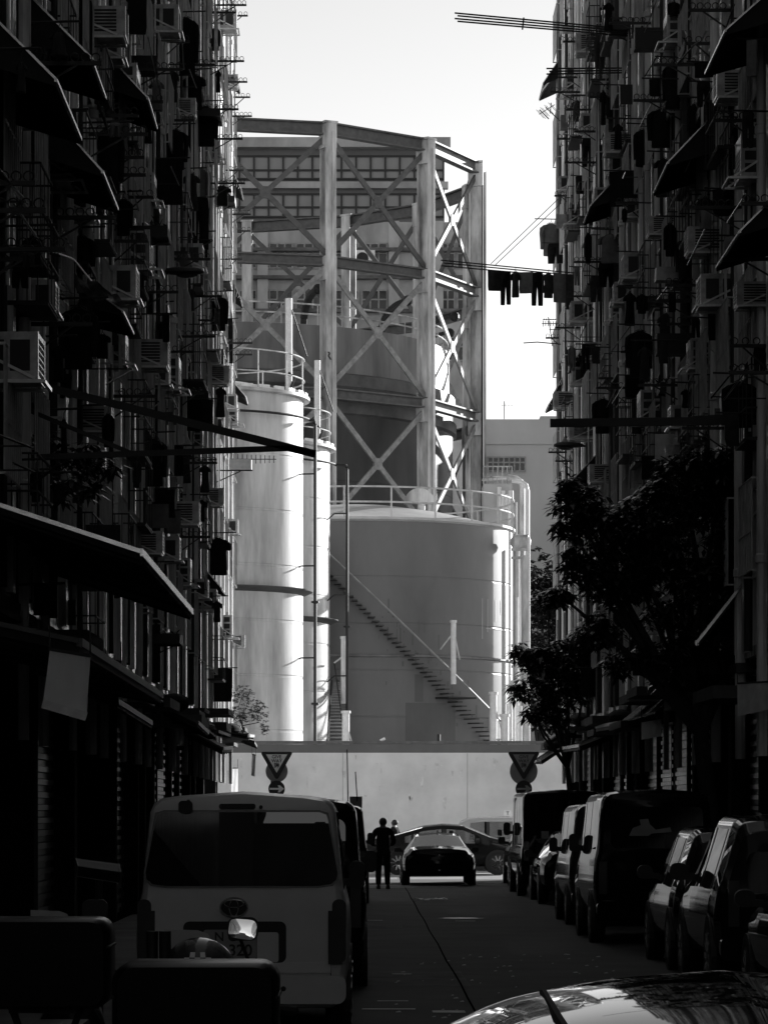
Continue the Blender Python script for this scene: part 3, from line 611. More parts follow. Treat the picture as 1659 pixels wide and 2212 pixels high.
m = MB(); m.box((-.42,-.05,1.35), (.16,.02,.16)); m.build('sticker', signB, v, world=False)
vehicle('parked_car', 'suv', 'last dark car of the right row, beside the right give way sign', 'car', blackP, vanglass, (4.57,80.3,0))
# glossy car at the bottom right corner
ST['near'] = [(0,.45,.88,1.00,.86,.60,.0),(.1,.4,.90,1.02,.98,.66,0),(.55,.36,.95,1.10,1.03,.65,0),(1.0,.34,1.01,1.19,1.06,.64,0),(1.6,.33,1.06,1.283,1.06,.63,0),(2.4,.33,1.08,1.322,1.06,.62,0),(3.1,.33,1.06,1.28,1.0,.6,0),(3.9,.34,.95,1.12,.96,.72,0),(4.6,.38,.8,.98,.88,.7,0),(4.75,.45,.7,.86,.78,.6,0)]
CFG['near'] = dict(L=4.75, wh=(.9,3.8), wr=.35, w=1.0, side=((1.5,2.2),(2.35,3.1)), tf=(3.15,3.85), tr=(9,9), mir=(3.3,1.0,.19,.17))
def surf_z(kind, x, y):
    S_ = lerp(ST[kind], y); pts = [(x, S_[3]+z) for x, z in NPROF(S_[5])]
    for a, b in zip(pts, pts[1:]):
        if b[0] <= abs(x) <= a[0]: return b[1]+(a[1]-b[1])*(abs(x)-b[0])/(a[0]-b[0]+1e-9)
    return pts[-1][1]
def cr(p, u):       # Catmull-Rom through rows of numbers
    n = len(p)-1; i = min(int(u*n), n-1); t = u*n-i; P0, P1, P2, P3 = p[max(i-1,0)], p[i], p[i+1], p[min(i+2,n)]
    return tuple(.5*((2*b)+(c-a)*t+(2*a-5*b+4*c-d)*t*t+(3*b-a-3*c+d)*t**3) for a, b, c, d in zip(P0,P1,P2,P3))
v = thing('parked_car', 'glossy dark car roof reflecting white sky in the bottom right corner', 'car', (1.22,8.3,0)); v.scale = (1,1,.972); c = CFG['near']
def NPROF(wt): return [(wt*1.60,-.19),(wt*1.40,-.115),(wt*1.2,-.065),(wt*.95,-.03),(wt*.6,.004),(0,.034)]
ROWS = []; NV, NU = 110, 120
for k in range(NV+1):
    q_ = cr(ST['near'], k/NV); s_ = section(q_); y_, wt_, zt_ = q_[0], q_[5], q_[3]
    s_[6:12] = [(x, y_, zt_+z) for x, z in NPROF(wt_)]; h = [(p[0],p[1],p[2]) for p in s_[:12]]; full = [(-x,y,z) for x,y,z in h[::-1]][:-1]+h
    ROWS.append([cr(full, q/NU) for q in range(NU+1)])
body, gl, gf = MB(), MB(), MB()
for k in range(NV):
    for q in range(NU):
        f = [ROWS[k][q],ROWS[k][q+1],ROWS[k+1][q+1],ROWS[k+1][q]]; x = abs(f[0][0]+f[2][0])/2; y = (f[0][1]+f[2][1])/2; z = (f[0][2]+f[2][2])/2; S_ = lerp(ST['near'], y); tg = body
        if 1.3 < y < 3.0 and not 2.1 < y < 2.25 and S_[2]+.02 < z < S_[3]-.05 and x > S_[5]-.05: tg = gl
        if 3.15 < y < 3.85 and x < S_[5]-.06 and z > S_[2]: tg = gf
        tg.add(f, [(0,1,2,3)])
for e, fl in ((ROWS[0],0),(ROWS[-1],1)): body.add(e, [tuple(range(NU+1)) if fl else tuple(range(NU,-1,-1))])
merge(body.build('body', M('dark_gloss_paint', .012, .03, var=0), v, world=False))
for sg in (1,-1): 
    g_ = MB(); 
    for f in gl.f:
        if gl.v[f[0]].x*sg > 0: g_.add([gl.v[i] for i in f], [(0,1,2,3)])
    merge(g_.build('side_window', vanglass, v, world=False))
merge(gf.build('windscreen', vanglass, v, world=False))
for y in c['wh']:
    for s_ in (-1,1): wheel(v, s_*.93, y, .35, s_)
for s_ in (-1,1):
    m = MB(); m.prism(rrect(-.1,-.08,.1,.08,.06), -.05, .06, (s_*1.08,3.2,.98)); m.bar((s_*.9,3.2,.95),(s_*1.05,3.2,.95),.06); m.build('mirror', plast, v, world=False)
    m = MB(); m.box((s_*.8,.02,.85),(.2,.1,.3)); m.build('tail_light', lampM, v, world=False)
m = MB(); path = [(.62,1.02),(.3,.98),(0,.97),(-.3,.99),(-.46,1.03),(-.55,1.12),(-.60,1.3),(-.62,1.6),(-.62,2.0),(-.62,2.4),(-.61,2.8)]
m.tube([(x,y,surf_z('near',x,y)+.002) for x, y in path], [.004]*4+[.008,.014,.018,.018,.016,.014,.012], 6); m.build('roof_seam', rubber, v, True, world=False)
# ------------------------------------------------------------------ motorbikes in the foreground
def bike(loc, label, boxw, boxtop, checker):
    t = thing('motorbike', label, 'motorbike', loc, 'motorbikes parked at bottom left')
    r = .29
    for y in (.0, 1.30):
        m = MB(); m.lathe([(r*.62,-.05),(r*.95,-.06),(r,-.02),(r,.02),(r*.95,.06),(r*.62,.05)], 26, axis='x', o=(0,y+.3,r)); wv = m.build('wheel', rubber, t, True, world=False)
        m = MB()
        for k in range(6): a = k*math.pi/3; m.bar((0,y+.3,r),(0,y+.3+r*.63*math.cos(a),r+r*.63*math.sin(a)),.035)
        m.lathe([(.06,-.07),(.06,.07)], 10, axis='x', o=(0,y+.3,r)); m.build('rim', chrome, wv, world=False)
    m = MB(); secs = [(0.15,.10,.55,.78),(.45,.17,.42,.80),(.8,.16,.30,.70),(1.0,.15,.28,.55),(1.2,.20,.30,.95),(1.38,.16,.45,1.02),(1.5,.06,.6,.95)]
    vs = []
    for y, hw, z0, z1 in secs: vs += [(hw*math.cos(a), y, (z0+z1)/2+(z1-z0)/2*math.sin(a)) for a in (2*math.pi*k/12 for k in range(12))]
    m.add(vs, [(i*12+k, i*12+(k+1)%12, (i+1)*12+(k+1)%12, (i+1)*12+k) for i in range(len(secs)-1) for k in range(12)]+[tuple(range(12))[::-1], tuple(range(72,84))]); m.build('body', blackP, t, True, world=False)
    m = MB(); m.prism([(-.14,.78),(.14,.78),(.12,.86),(-.12,.86)][::-1], .25, .85); m.build('seat', plast, t, True, world=False)
    m = MB(); m.tube([(-.34,1.12,1.04),(-.2,1.22,1.06),(0,1.28,1.03),(.2,1.22,1.06),(.34,1.12,1.04)], .016, 8); m.tube([(0,1.28,1.03),(0,1.4,.6),(0,1.58,.29)], .03, 8); m.build('handlebar', ironM, t, world=False)
    for s in (-1,1):
        m = MB(); m.tube([(s*.34,1.12,1.04),(s*.26,1.13,1.05)], .022, 8); m.build('grip', rubber, t, True, world=False)
        if s < 0: continue
        m = MB(); m.tube([(s*.22,1.2,1.06),(s*.15,1.22,1.22),(s*.11,1.22,1.33)], .008, 6); mm = m.build('mirror_stem', ironM, t, world=False)
        m = MB(); m.prism(rrect(-.062,-.048,.062,.048,.03), -.006, .02, (s*.12,1.2,1.372)); mm2 = m.build('mirror', plast, mm, True, world=False)
    m = MB(); m.prism([(-.21,1.0),(.0,1.0),(.0,1.29),(-.03,1.345),(-.07,1.36),(-.21,1.365)][::-1], 1.36, 1.365); m.build('windscreen', M('smoked_screen', .40, .3, var=0), t, world=False)
    m = MB(); hb = boxw/2; z0 = boxtop-.40
    vs = []; 
    for y, k in ((-.28,.93),(-.25,1.0),(.12,1.0),(.16,.93)): vs += [(x*k, y, z0+.2+(z-.2)*k) for x, z in rrect(-hb,0,hb,.40,.07)]
    nn = 24; m.add(vs, [(i*nn+k, i*nn+(k+1)%nn, (i+1)*nn+(k+1)%nn, (i+1)*nn+k) for i in range(3) for k in range(nn)]+[tuple(range(nn))[::-1], tuple(range(3*nn,4*nn))])
    tb = m.build('top_box', M('top_box_plastic', .002, .3, var=0, spec=.15), t, True, world=False)
    m = MB(); m.prism(rrect(-hb-.006,0,hb+.006,.012,.005), -.262, .13, (0,0,boxtop-.13)); m.build('lid_seam', plast, tb, world=False)
    m = MB(); m.bar((-.1,0,.82),(-.16,0,z0),.03); m.bar((.1,0,.82),(.16,0,z0),.03); m.bar((-.15,.1,.8),(.15,.1,.8),.03); m.box((0,-.03,z0-.01),(.3,.3,.025)); m.build('rack', ironM, t, world=False)
    m = MB(); m.prism(rrect(-.08,.6,.08,.68,.02), .10, .16); m.build('tail_light', lampM, t, world=False)
    m = MB(); m.bar((-.1,.7,.3),(-.28,.62,.0),.025); m.build('stand', ironM, t, world=False)
    return t
b1 = bike((-.605,12.0,0), 'black delivery motorbike with top box in front of the grey van', .60, 1.30, True)
# its raised mirror catching the sky is placed where the photo shows it
for ch in list(b1.children):
    if ch.name.startswith('mirror_stem') or ch.name.startswith('windscreen'): pass
mr = bpy.data.materials.new('mirror_glass'); mr.use_nodes = True; bs = mr.node_tree.nodes['Principled BSDF']; bs.inputs['Metallic'].default_value = 1; bs.inputs['Roughness'].default_value = .01; bs.inputs['Base Color'].default_value = (.9,.9,.9,1)
for ch in [c for c in b1.children if c.name.startswith('mirror_stem')]:
    sg = 1; m = MB(); pl = [(x*1.02,z) for x,z in rrect(-.055,-.041,.055,.041,.026)]; nn = len(pl)
    tilt = Matrix.Rotation(R(-9), 3, 'X') @ Matrix.Rotation(R(8), 3, 'Y'); c0 = Vector((sg*.12,1.188,1.372))
    vs = [c0+tilt@Vector((x*f,-.0035*(1-f*f),z*f)) for f in (1,.75,.5,.25) for x, z in pl]+[c0+tilt@Vector((0,-.0035,0))]
    m.add(vs, [(r_*nn+k,r_*nn+(k+1)%nn,(r_+1)*nn+(k+1)%nn,(r_+1)*nn+k) for r_ in range(3) for k in range(nn)]+[(3*nn+k,3*nn+(k+1)%nn,4*nn) for k in range(nn)]); merge(m.build('mirror_glass', mr, ch, True, world=False))
bike((-1.42,14.6,0), 'second black motorbike at the left edge, only its top box showing', .60, 1.375, False)
h = thing('helmet', 'glossy dark helmet with pale chequered band resting between windscreen and top box', 'helmet', (-.64,12.75,.86))
m = MB(); c = (-.64,12.75,1.20); vs = []
m.ball(c, .155, 24, 14, (1,1.1,1.0)); m.build('shell', M('helmet_gloss', .03, .08, var=0), h, True)
m = MB(); m.lathe([(.157,-.03),(.160,.04)], 24, (c[0],c[1]), R(-10), R(60)); m.v = [Vector((q.x,q.y,c[2]+q.z)) for q in m.v]; m.build('visor', vanglass, h, True)
m = MB()
for i in range(5):
    for j in range(2):
        if (i+j) % 2 == 0:
            a0, a1 = R(-112+i*9), R(-112+i*9+9); z0 = 1.262+.02*j; z1 = z0+.02
            def hp(a, z): rr = .1575*math.sqrt(max(0,1-((z-1.20)/.1575)**2)); return (c[0]+rr*math.cos(a), c[1]+rr*1.1*math.sin(a), z)
            m.add([hp(a0,z0),hp(a1,z0),hp(a1,z1),hp(a0,z1)], [(0,1,2,3)])
m.build('chequered_band', M('reflective_white', .7, .5, var=0), h)
m = MB(); m.lathe([(.10,.86),(.11,1.0),(.13,1.07)], 16, (c[0],c[1])); m.build('padding', plast, h, True)
u = thing('rolled_umbrellas', 'two dark upright rolled tubes strapped left of the helmet', 'umbrella', (-.78,12.6,.86))
for k, x in enumerate((-.815,-.765)):
    m = MB(); m.tube([(x,12.6,.86),(x,12.6,1.37),(x,12.6,1.385)], [.02,.024,.024], 12); m.build('roll', plast, u, True)
# ------------------------------------------------------------------ people
def skinmesh(name, mat, verts, edges, rad, par, root=0, sub=2):
    me = bpy.data.meshes.new(name); me.from_pydata(verts, edges, []); o = bpy.data.objects.new(name, me); C.objects.link(o); o.parent = par
    sk = o.modifiers.new('Skin', 'SKIN'); sk.use_smooth_shade = True; ss = o.modifiers.new('Sub', 'SUBSURF'); ss.levels = sub; ss.render_levels = sub
    for v_, r_ in zip(me.skin_vertices[0].data, rad): v_.radius = r_ if isinstance(r_, tuple) else (r_, r_)
    me.skin_vertices[0].data[root].use_root = True
    bpy.context.view_layer.update()
    nm = bpy.data.meshes.new_from_object(o.evaluated_get(bpy.context.evaluated_depsgraph_get())); o.modifiers.clear(); o.data = nm; nm.materials.clear(); nm.materials.append(mat)
    return o
def person(loc, rz, label, hgt=1.70):
    t = thing('person', label, 'person', loc, None, rz); t.scale = (hgt/1.70,)*3
    V, E, RD = [], [], []
    def a(p, r, par=None):
        V.append(p); RD.append(r); 
        if par is not None: E.append((par, len(V)-1))
        return len(V)-1
    pel = a((0,0,.93), .09); wa = a((0,.02,1.10), .08, pel); ch = a((0,.02,1.28), .085, wa); nb = a((0,-.01,1.43), .07, ch); nk = a((0,.01,1.50), .052, nb)
    hd = a((0,.025,1.585), (.078,.092), nk); tp = a((0,.015,1.655), (.066,.075), hd)
    ns = a((0,.115,1.58), .018, hd)
    for s in (-1,1): a((s*.09,.01,1.585), .02, hd)
    for s in (-1,1):
        sh = a((s*.18,-.01,1.39), .055, nb); el = a((s*.265,.0,1.13), .045, sh); wr = a((s*.20,.20,1.04), .03, el); pm = a((s*.15,.26,1.04), (.034,.022), wr)
        for k, (dx, ln) in enumerate(((-.024,.075),(-.008,.085),(.008,.08),(.022,.065))):
            f1 = a((s*(.135+dx), .295, 1.035), .010, pm); a((s*(.105+dx*.8), .295+ln*.55, 1.02), .008, f1)
        th = a((s*.165,.275,1.075), .011, pm); a((s*.14,.31,1.085), .009, th)
        hp = a((s*.09,0,.88), .09, pel); kn = a((s*.105,.015,.49), .055, hp); an = a((s*.11,-.01,.09), .038, kn); a((s*.125,.13,.03), (.035,.03), an)
    skinmesh('body', skin, V, E, RD, t)
    V, E, RD = [], [], []
    wa = a((0,0,.96), (.17,.125)); c1 = a((0,0,1.15), (.165,.125), wa); c2 = a((0,-.005,1.32), (.175,.13), c1); nb = a((0,-.01,1.44), (.085,.08), c2)
    a((0,0,.84), (.175,.13), wa)
    for s in (-1,1): sh = a((s*.185,-.01,1.385), .072, nb); el = a((s*.27,.0,1.13), .066, sh); a((s*.215,.17,1.05), .052, el)
    skinmesh('jacket', clothK, V, E, RD, t)
    V, E, RD = [], [], []
    pl = a((0,0,.93), (.155,.115))
    for s in (-1,1): hp = a((s*.09,0,.84), .098, pl); kn = a((s*.105,.01,.49), .082, hp); a((s*.11,-.005,.08), .07, kn)
    skinmesh('trousers', clothK, V, E, RD, t)
    for s in (-1,1):
        m = MB(); m.prism([(-.05,0),(.05,0),(.045,.06),(.03,.10),(-.03,.10),(-.045,.06)][::-1], -.09, .07, (s*.115,0,0)); m.prism([(-.048,0),(.048,0),(.035,.055),(-.035,.055)][::-1], .07, .19, (s*.118,0,0)); m.build('shoe', plast, t, True, world=False)
    m = MB(); m.ball((0,.0,1.60), .108, 16, 10, (.88,1.0,.98)); m.v = [Vector((q.x, q.y-.012 if q.y < .05 else .05, max(q.z, 1.53))) for q in m.v]; m.build('hair', hairM, t, True, world=False)
    return t
person((.50,77.5,0), R(6), 'man in dark clothes standing with his back turned beside the left row', 1.70)
person((.99,99.0,0), R(60), 'person half hidden behind the passing sedan, only the dark head showing', 1.60)
# ------------------------------------------------------------------ signs
def give_way(xp, Y, label, pale, discr, zoff=0):
    p = at(xp, 1704, Y); t = thing('road_sign', label, 'road sign', (p.x,Y,0), 'give way signs at the end of the street'); X = p.x
    m = MB(); m.tube([(-.13 if discr<.5 else 0,.1,0),(-.13 if discr<.5 else 0,.1,3.4)], .04, 10); m.build('post', ironM, t, world=False)
    zt = at(0,1624,Y).z; tw = .42; hh = .74
    def tri(k): c = (0, zt-hh*.36); return [(c[0]+k*(x-c[0]), c[1]+k*(z-c[1])) for x, z in ((-tw+.03,zt),(tw-.03,zt),(tw,zt-.03),(tw-.01,zt-.07),(.04,zt-hh+.02),(0,zt-hh),(-.04,zt-hh+.02),(-tw+.01,zt-.07),(-tw,zt-.03))]
    m = MB(); m.prism(tri(1), 0, .03); bd = m.build('triangle_plate', signK, t, world=False)
    m = MB(); m.prism([(-.29,zt-.07),(.29,zt-.07),(0,zt-.57)], -.006, 0); m.build('triangle_face', pale, bd, world=False)
    text('GIVE', .125, signK, 'sign_lettering', bd, (0,-.009,zt-.14), ext=.002); text('WAY', .125, signK, 'sign_lettering', bd, (0,-.009,zt-.25), ext=.002); text('\u8b93', .15, signK, 'sign_lettering', bd, (0,-.009,zt-.375), ext=.002)
    zc = at(0,1666,Y).z; m = MB(); m.lathe([(0,.05),(discr*.63,.05),(discr*.63,.08),(0,.08)], 32, axis='y', o=(0,0,zc)); m.build('round_plate', signB, t, world=False)
    za = at(0,1704,Y).z; m = MB(); m.lathe([(0,-.02),(.225,-.02),(.225,.02),(0,.02)], 32, axis='y', o=(0,0,za)); rp = m.build('arrow_plate', signK, t, world=False)
    m = MB(); m.prism([(-.19,-.025),(.06,-.025),(.03,-.095),(.09,-.095),(.20,0),(.09,.095),(.03,.095),(.06,.025),(-.19,.025)][::-1], -.027, -.02, (0,0,za)); m.build('arrow', pale, rp, world=False)
    m = MB(); m.box((-.06 if discr<.5 else 0,.07,zt-.2),(.3,.04,.04)); m.box((-.06 if discr<.5 else 0,.06,za),(.2,.06,.04)); m.build('clamp', ironM, t, world=False)
give_way(598, 88, 'left GIVE WAY triangle above a right-arrow disc, half behind the grey van roof', signG, .48)
give_way(1131, 88, 'right GIVE WAY triangle on a big dark disc above an arrow disc', signGd, .60)
p = at(769,1733,70); t = thing('small_sign', 'small dark rectangular board on a thin post above the left row', 'sign', (p.x,70,0)); m = MB(); m.tube([(p.x,70.03,0),(p.x,70.03,p.z)], .025, 8); m.build('post', ironM, t); m = MB(); m.box((p.x,70,p.z),(.27,.02,.25)); m.build('board', signB, t)
t = thing('notice_board', 'dark two-panel notice board with pale rims, left of the grey van', 'notice board', at(215,1900,24)*1)
t.location.z = 0; m = MB(); pc = at(213,1880,24)
m.add([at(165,1854,24),at(258,1866,24.1),at(262,1884,23.9),at(170,1871,23.8)],[(3,2,1,0)]); m.add([at(170,1871,23.8),at(262,1884,23.9),at(262,1908,24),at(167,1893,24)],[(3,2,1,0)]); m.build('panel', ironM, t)
m = MB(); q = [at(165,1854,23.95),at(258,1866,24.05),at(262,1884,23.85),at(262,1908,23.95),at(167,1893,23.95),at(170,1871,23.75)]
for i, j in ((0,1),(1,2),(2,3),(3,4),(4,5),(5,0),(5,2)): m.bar(q[i],q[j],.006)
m.build('rim', M('pale_rim', .12, .5, var=.2), t)
m = MB(); m.tube([(pc.x,24.1,0),(pc.x,24.1,pc.z)], .03, 8); m.build('post', ironM, t)
# ------------------------------------------------------------------ tenements along both sides
FL0, FH, NF = 4.1, 2.9, 9
def tenement(side, y0, y1, label, mat, ext=None):
    x = XL if side < 0 else XR; d = side; t = thing('tenement_building', label, 'building', (x, y0, 0)); ztop = FL0+NF*FH+1
    ya = y0 if ext is None else ext
    m = MB(); m.box((x+d*7.0, (ya+y1)/2, ztop/2+FL0/2), (14, y1-ya, ztop-FL0)); m.box((x+d*7.6, (ya+y1)/2, FL0/2), (12.8, y1-ya, FL0)); wl = m.build('wall', mat, t)
    rr = random.Random(int(y0*10)+d); n = int(round((y1-y0)/2.9)); B = (y1-y0)/n
    m = MB()
    for f in range(NF+1): m.box((x-d*.05, (ya+y1)/2, FL0+f*FH), (.10, y1-ya-.02, .14))
    m.build('floor_ledge', mat, t)
    hm = M('hood_concrete', .05, .9, var=.4)
    for i in range(n):
        pr = rr.uniform(.25,.95); ln = B*rr.uniform(.6,.97); m = MB(); m.box((x-d*(pr/2-.02), y0+(i+.5)*B, FL0-rr.uniform(.1,.7)), (pr, ln, rr.uniform(.06,.2))); m.build('shop_hood', hm, t)
    for i in range(n+1):
        yb = y0+i*B; m = MB(); m.box((x-d*.09, min(max(yb,y0+.15),y1-.15), ztop/2+FL0/2), (.18,.28,ztop-FL0)); m.build('pilaster', mat, t)
        if i < n:
            yy = yb+.55+rr.random()*.3; r = rr.choice((.05,.06,.08)); m = MB(); o = .10+rr.random()*.10
            m.tube([(x-d*o,yy,2.6),(x-d*o,yy,ztop-.3)], r, 8)
            for f in range(NF): m.lathe([(r,FL0+f*FH+1.1),(r+.025,FL0+f*FH+1.12),(r+.025,FL0+f*FH+1.22),(r,FL0+f*FH+1.24)], 8, (x-d*o,yy))
            if rr.random() < .6: m.tube([(x-d*(o+.02),yy+.22,FL0),(x-d*(o+.02),yy+.22,ztop-2)], r*.6, 6)
            m.build('drainpipe', pipeM, t, True)
            m = MB(); yd = yb+B*rr.uniform(.2,.9); m.tube([(x-d*.16,yd,FL0),(x-d*.16,yd,ztop-1)], rr.choice((.04,.06,.09)), 7); m.build('drainpipe', ironM, t, True)
            m = MB(); yd = yb+B*rr.uniform(.2,.9); m.tube([(x-d*.22,yd,FL0+3),(x-d*.25,yd+.02,ztop*.6),(x-d*.2,yd+.05,ztop-1)], .022, 5); m.build('conduit', chrome if rr.random() < .45 else pipeM, t, True)
    wf, wp = [], []
    for i in range(n):
        for f in range(NF):
            yc = y0+(i+.56)*B; zc = FL0+f*FH+1.65
            Yv = yc; top = H+(VY+40)*Yv/F
            if zc-.8 > top: continue
            if not wf:
                m = MB(); W, Hh = 1.5, 1.25
                for k in range(4): m.box((-d*.06, -W/2+W*k/3, 0), (.10,.05,Hh))
                for z in (-Hh/2, Hh*.2, Hh/2): m.box((-d*.062, 0, z), (.106, W+.05, .05))
                for k in range(9): m.tube([(-d*.30,-W/2+W*k/8,-Hh/2),(-d*.30,-W/2+W*k/8,Hh/2)], .011, 4)
                for z in (-Hh/2,-.1,Hh/2): m.tube([(-d*.30,-W/2,z),(-d*.30,W/2,z)], .014, 4)
                for s in (-1,1):
                    for z in (-Hh/2, Hh/2): m.bar((-d*.1,s*W/2,z),(-d*.31,s*W/2,z),.025)
                me = m.build('window', frameM, t, world=False); me.location = (0, yc-y0, zc); p2 = MB(); p2.box((-d*.03,0,0),(.05,W,Hh)); pn = p2.build('pane', paneM, me, world=False)
                wf, wp = me, pn
            else:
                c = wf.copy(); C.objects.link(c); c.parent = t; c.location = (0, yc-y0, zc); c2 = wp.copy(); C.objects.link(c2); c2.parent = c
    for i in range(n):     # shutters and shop openings at street level
        yc = y0+(i+.5)*B; 
        if yc < 24: continue
        m = MB(); far = rr.random()
        if d < 0 and far < .35: continue
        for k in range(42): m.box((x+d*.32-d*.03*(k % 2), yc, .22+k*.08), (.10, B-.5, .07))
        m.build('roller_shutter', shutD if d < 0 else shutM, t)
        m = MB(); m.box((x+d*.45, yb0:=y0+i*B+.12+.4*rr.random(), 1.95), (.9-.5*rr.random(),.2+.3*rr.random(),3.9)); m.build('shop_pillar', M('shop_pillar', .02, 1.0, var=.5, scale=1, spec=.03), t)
    return t
tenement(-1, 30.4, 60, 'stained tenement on the left, its near half hung with dark clothes and pipes', wallL, -34)
tenement(-1, 60, YE, 'far half of the left tenement, its street edge catching bright sun', wallL)
tenement(1, 43.0, 66.2, 'weathered tenement on the right, its near half behind awnings and a leafy tree', wallR, -34)
tenement(1, 66.2, YE, 'far half of the right tenement with racks and poles against the sky', wallR)
# ------------------------------------------------------------------ clutter on the facades
def place(side, x, y, off):
    X = (XL+off) if side < 0 else (XR-off); Y = X*F/(x-VX); return Vector((X, Y, H-(y-VY)*Y/F))
NB = []; USED = set()
def region(side, x, y):
    v = ('at the very top' if y < 130 else 'high up' if y < 360 else 'upper middle' if y < 640 else 'mid height' if y < 900 else 'lower middle' if y < 1200 else 'low down')
    h = abs(x-(0 if side < 0 else 1659))/490
    u = 'near the photo edge' if h < .18 else 'nearer half' if h < .45 else 'farther half' if h < .8 else 'at the far end'
    return f"{v}, {u} of {'left' if side < 0 else 'right'} facade"
def lab(desc, side, x, y):
    short = ' '.join(desc.split()[-3:])
    c = [q for q in NB if q[3] == side and (abs(q[0]-x)+abs(q[1]-y)) > 6]
    c.sort(key=lambda q: abs(q[0]-x)+abs(q[1]-y))
    base = region(side, x, y)
    for q in [None]+c[:14]:
        if q is None: s = f"{desc}, {base}"
        else:
            dx, dy = x-q[0], y-q[1]; rel = ('right of' if dx > 0 else 'left of') if abs(dx) > abs(dy) else ('below' if dy > 0 else 'above')
            s = f"{desc} {rel} {q[2]}, {'left' if side < 0 else 'right'} facade"
        if len(s.split()) <= 16 and s not in USED:
            # forward check: first choice is a neighbour phrase
            if q is None and c: continue
            USED.add(s); NB.append((x,y,short,side)); return s
    if len((desc+' '+base).split()) > 13 and ', ' in base: base = base.split(', ',1)[1]
    s = f"{desc}, {base}"; k = 0
    while s in USED:
        k += 1; s = f"{desc}, {base}{(', upper one',', lower one',', outer one',', inner one',', partly hidden',', half hidden')[k % 6]}"
        if k > 12: break
    USED.add(s); NB.append((x,y,short,side)); return s
t = thing('tenement_building', 'dark unseen block added behind the viewer, stepped to shape the van window reflection', 'building', (0,-42,0))  # unseen block added here; its stepped roofline shapes what the van window reflects
m = MB(); m.box((-10.5,-43,4.6),(15,8,9.2)); m.box((11.5,-43,4.2),(16,8,8.4)); m.box((.2,-43,3.35),(6.4,7.8,6.7)); m.box((-2.2,-42,6.1),(1.6,2,.5)); m.box((-1.2,-42,6.3),(.3,.3,1.3)); m.tube([(-3.4,-42,6),(-3.0,-42,7.2),(-2.9,-42,9)], .25, 6); m.box((1.6,-41,6.5),(.9,2,1.0)); m.build('wall', facA, t)
# --- air conditioners
def ac_proto(kind=0):
    t = thing('air_conditioner', 'x', 'air conditioner', (0,0,0))
    m = MB(); w_, d_, h_ = ((.50,.58,.40),(.40,.7,.52),(.58,.5,.36))[kind]; m.box((w_/2+.02,0,h_/2), (w_,d_,h_)); m.build('casing', acM, t, world=False)
    m = MB()
    for s in (-1,1):
        if kind == 0:
            for k in (0,1): m.box((.15+.22*k, s*(d_/2+.003), h_*.5), (.17,.006,h_*.66))
        elif kind == 1:
            for k in range(2):
                for q in range(3): m.box((.13+.17*k, s*(d_/2+.003), h_*(.2+.3*q)), (.14,.006,h_*.22))
        else:
            for k in range(7): m.box((w_*.5, s*(d_/2+.003), h_*(.16+.115*k)), (w_*.7,.006,h_*.07))
    for k in range(6): m.box((w_+.022, 0, .06+k*.055), (.006,d_*.85,.03))
    m.build('vent', acD, t, world=False)
    for s in (-1,1): m = MB(); m.box((w_+.018,s*(d_/2-.012),h_/2),(.016,.016,h_*1.01)); m.build('trim_and_glint_bar', chrome, t, world=False)  # chrome bars added so the casing edges show bright slivers of light
    m = MB()
    for s in (-1,1):
        y = s*(d_/2+.012); m.bar((.0,y,-.02),(.58,y,-.02),.03); m.bar((.0,y,h_*.62),(.5,y,0),.025)
    m.bar((.57,-d_/2,-.02),(.57,d_/2,-.02),.03); m.build('bracket', pipeM, t, world=False)
    return t
ACS = [[ac_proto(k), False] for k in range(3)]
def put(proto, flag, side, p, label, group, sc_=1.0, wallx=True):
    loc = (XL if side < 0 else XR, p.y, p.z); rz = 0 if side < 0 else math.pi
    if not flag:
        proto.location = loc; proto.rotation_euler = (0,0,rz); proto['label'] = label; proto['group'] = group; proto.scale = (sc_,)*3; o = proto
    else: o = dup(proto, loc, rz, label, group, (sc_,)*3)
    return o
ACL = [(55,220),(127,361),(163,433),(216,53),(235,100),(273,203),(396,230),(350,50),(325,413),(485,50),(496,173),(20,784),(263,761),(310,767),(346,807),(366,821),(460,771),(461,811),(496,867),(500,901),(314,1169),(359,1187),(398,1243),(427,1272),(451,1073),(498,1137),(488,1361),(509,1382),(440,1298),(430,950),(250,620),(205,900),(405,560),(470,330),(385,1110),(90,640),(300,560)]
ACR = [(1593,184),(1492,364),(1452,73),(1342,311),(1335,357),(1299,448),(1269,264),(1279,97),(1220,396),(1235,187),(1426,484),(1381,581),(1325,675),(1260,678),(1625,631),(1553,635),(1499,772),(1227,865),(1282,758),(1399,889),(1255,812),(1304,1022),(1350,635),(1240,470),(1530,520),(1245,1180),(1620,360),(1470,900),(1262,930),(1365,450)]
looks = ['boxy window air conditioner','air conditioner with dark twin vents','small square air conditioner','weathered air conditioner on strut bracket']
for side, L in ((-1,ACL),(1,ACR)):
    for k, (x,y) in enumerate(L):
        p = place(side, x, y, .28); p.z -= .2; q_ = ACS[(0,1,0,2,0,1,2)[(k+(side > 0)*3) % 7]]; put(q_[0], q_[1], side, p, lab(('boxy air conditioner with dark twin vents','tall air conditioner with small vents','low louvred air conditioner')[ACS.index(q_)], side, x, y), 'air conditioners on the tenement walls', 1.0+.15*math.sin(k*3)); q_[1] = True
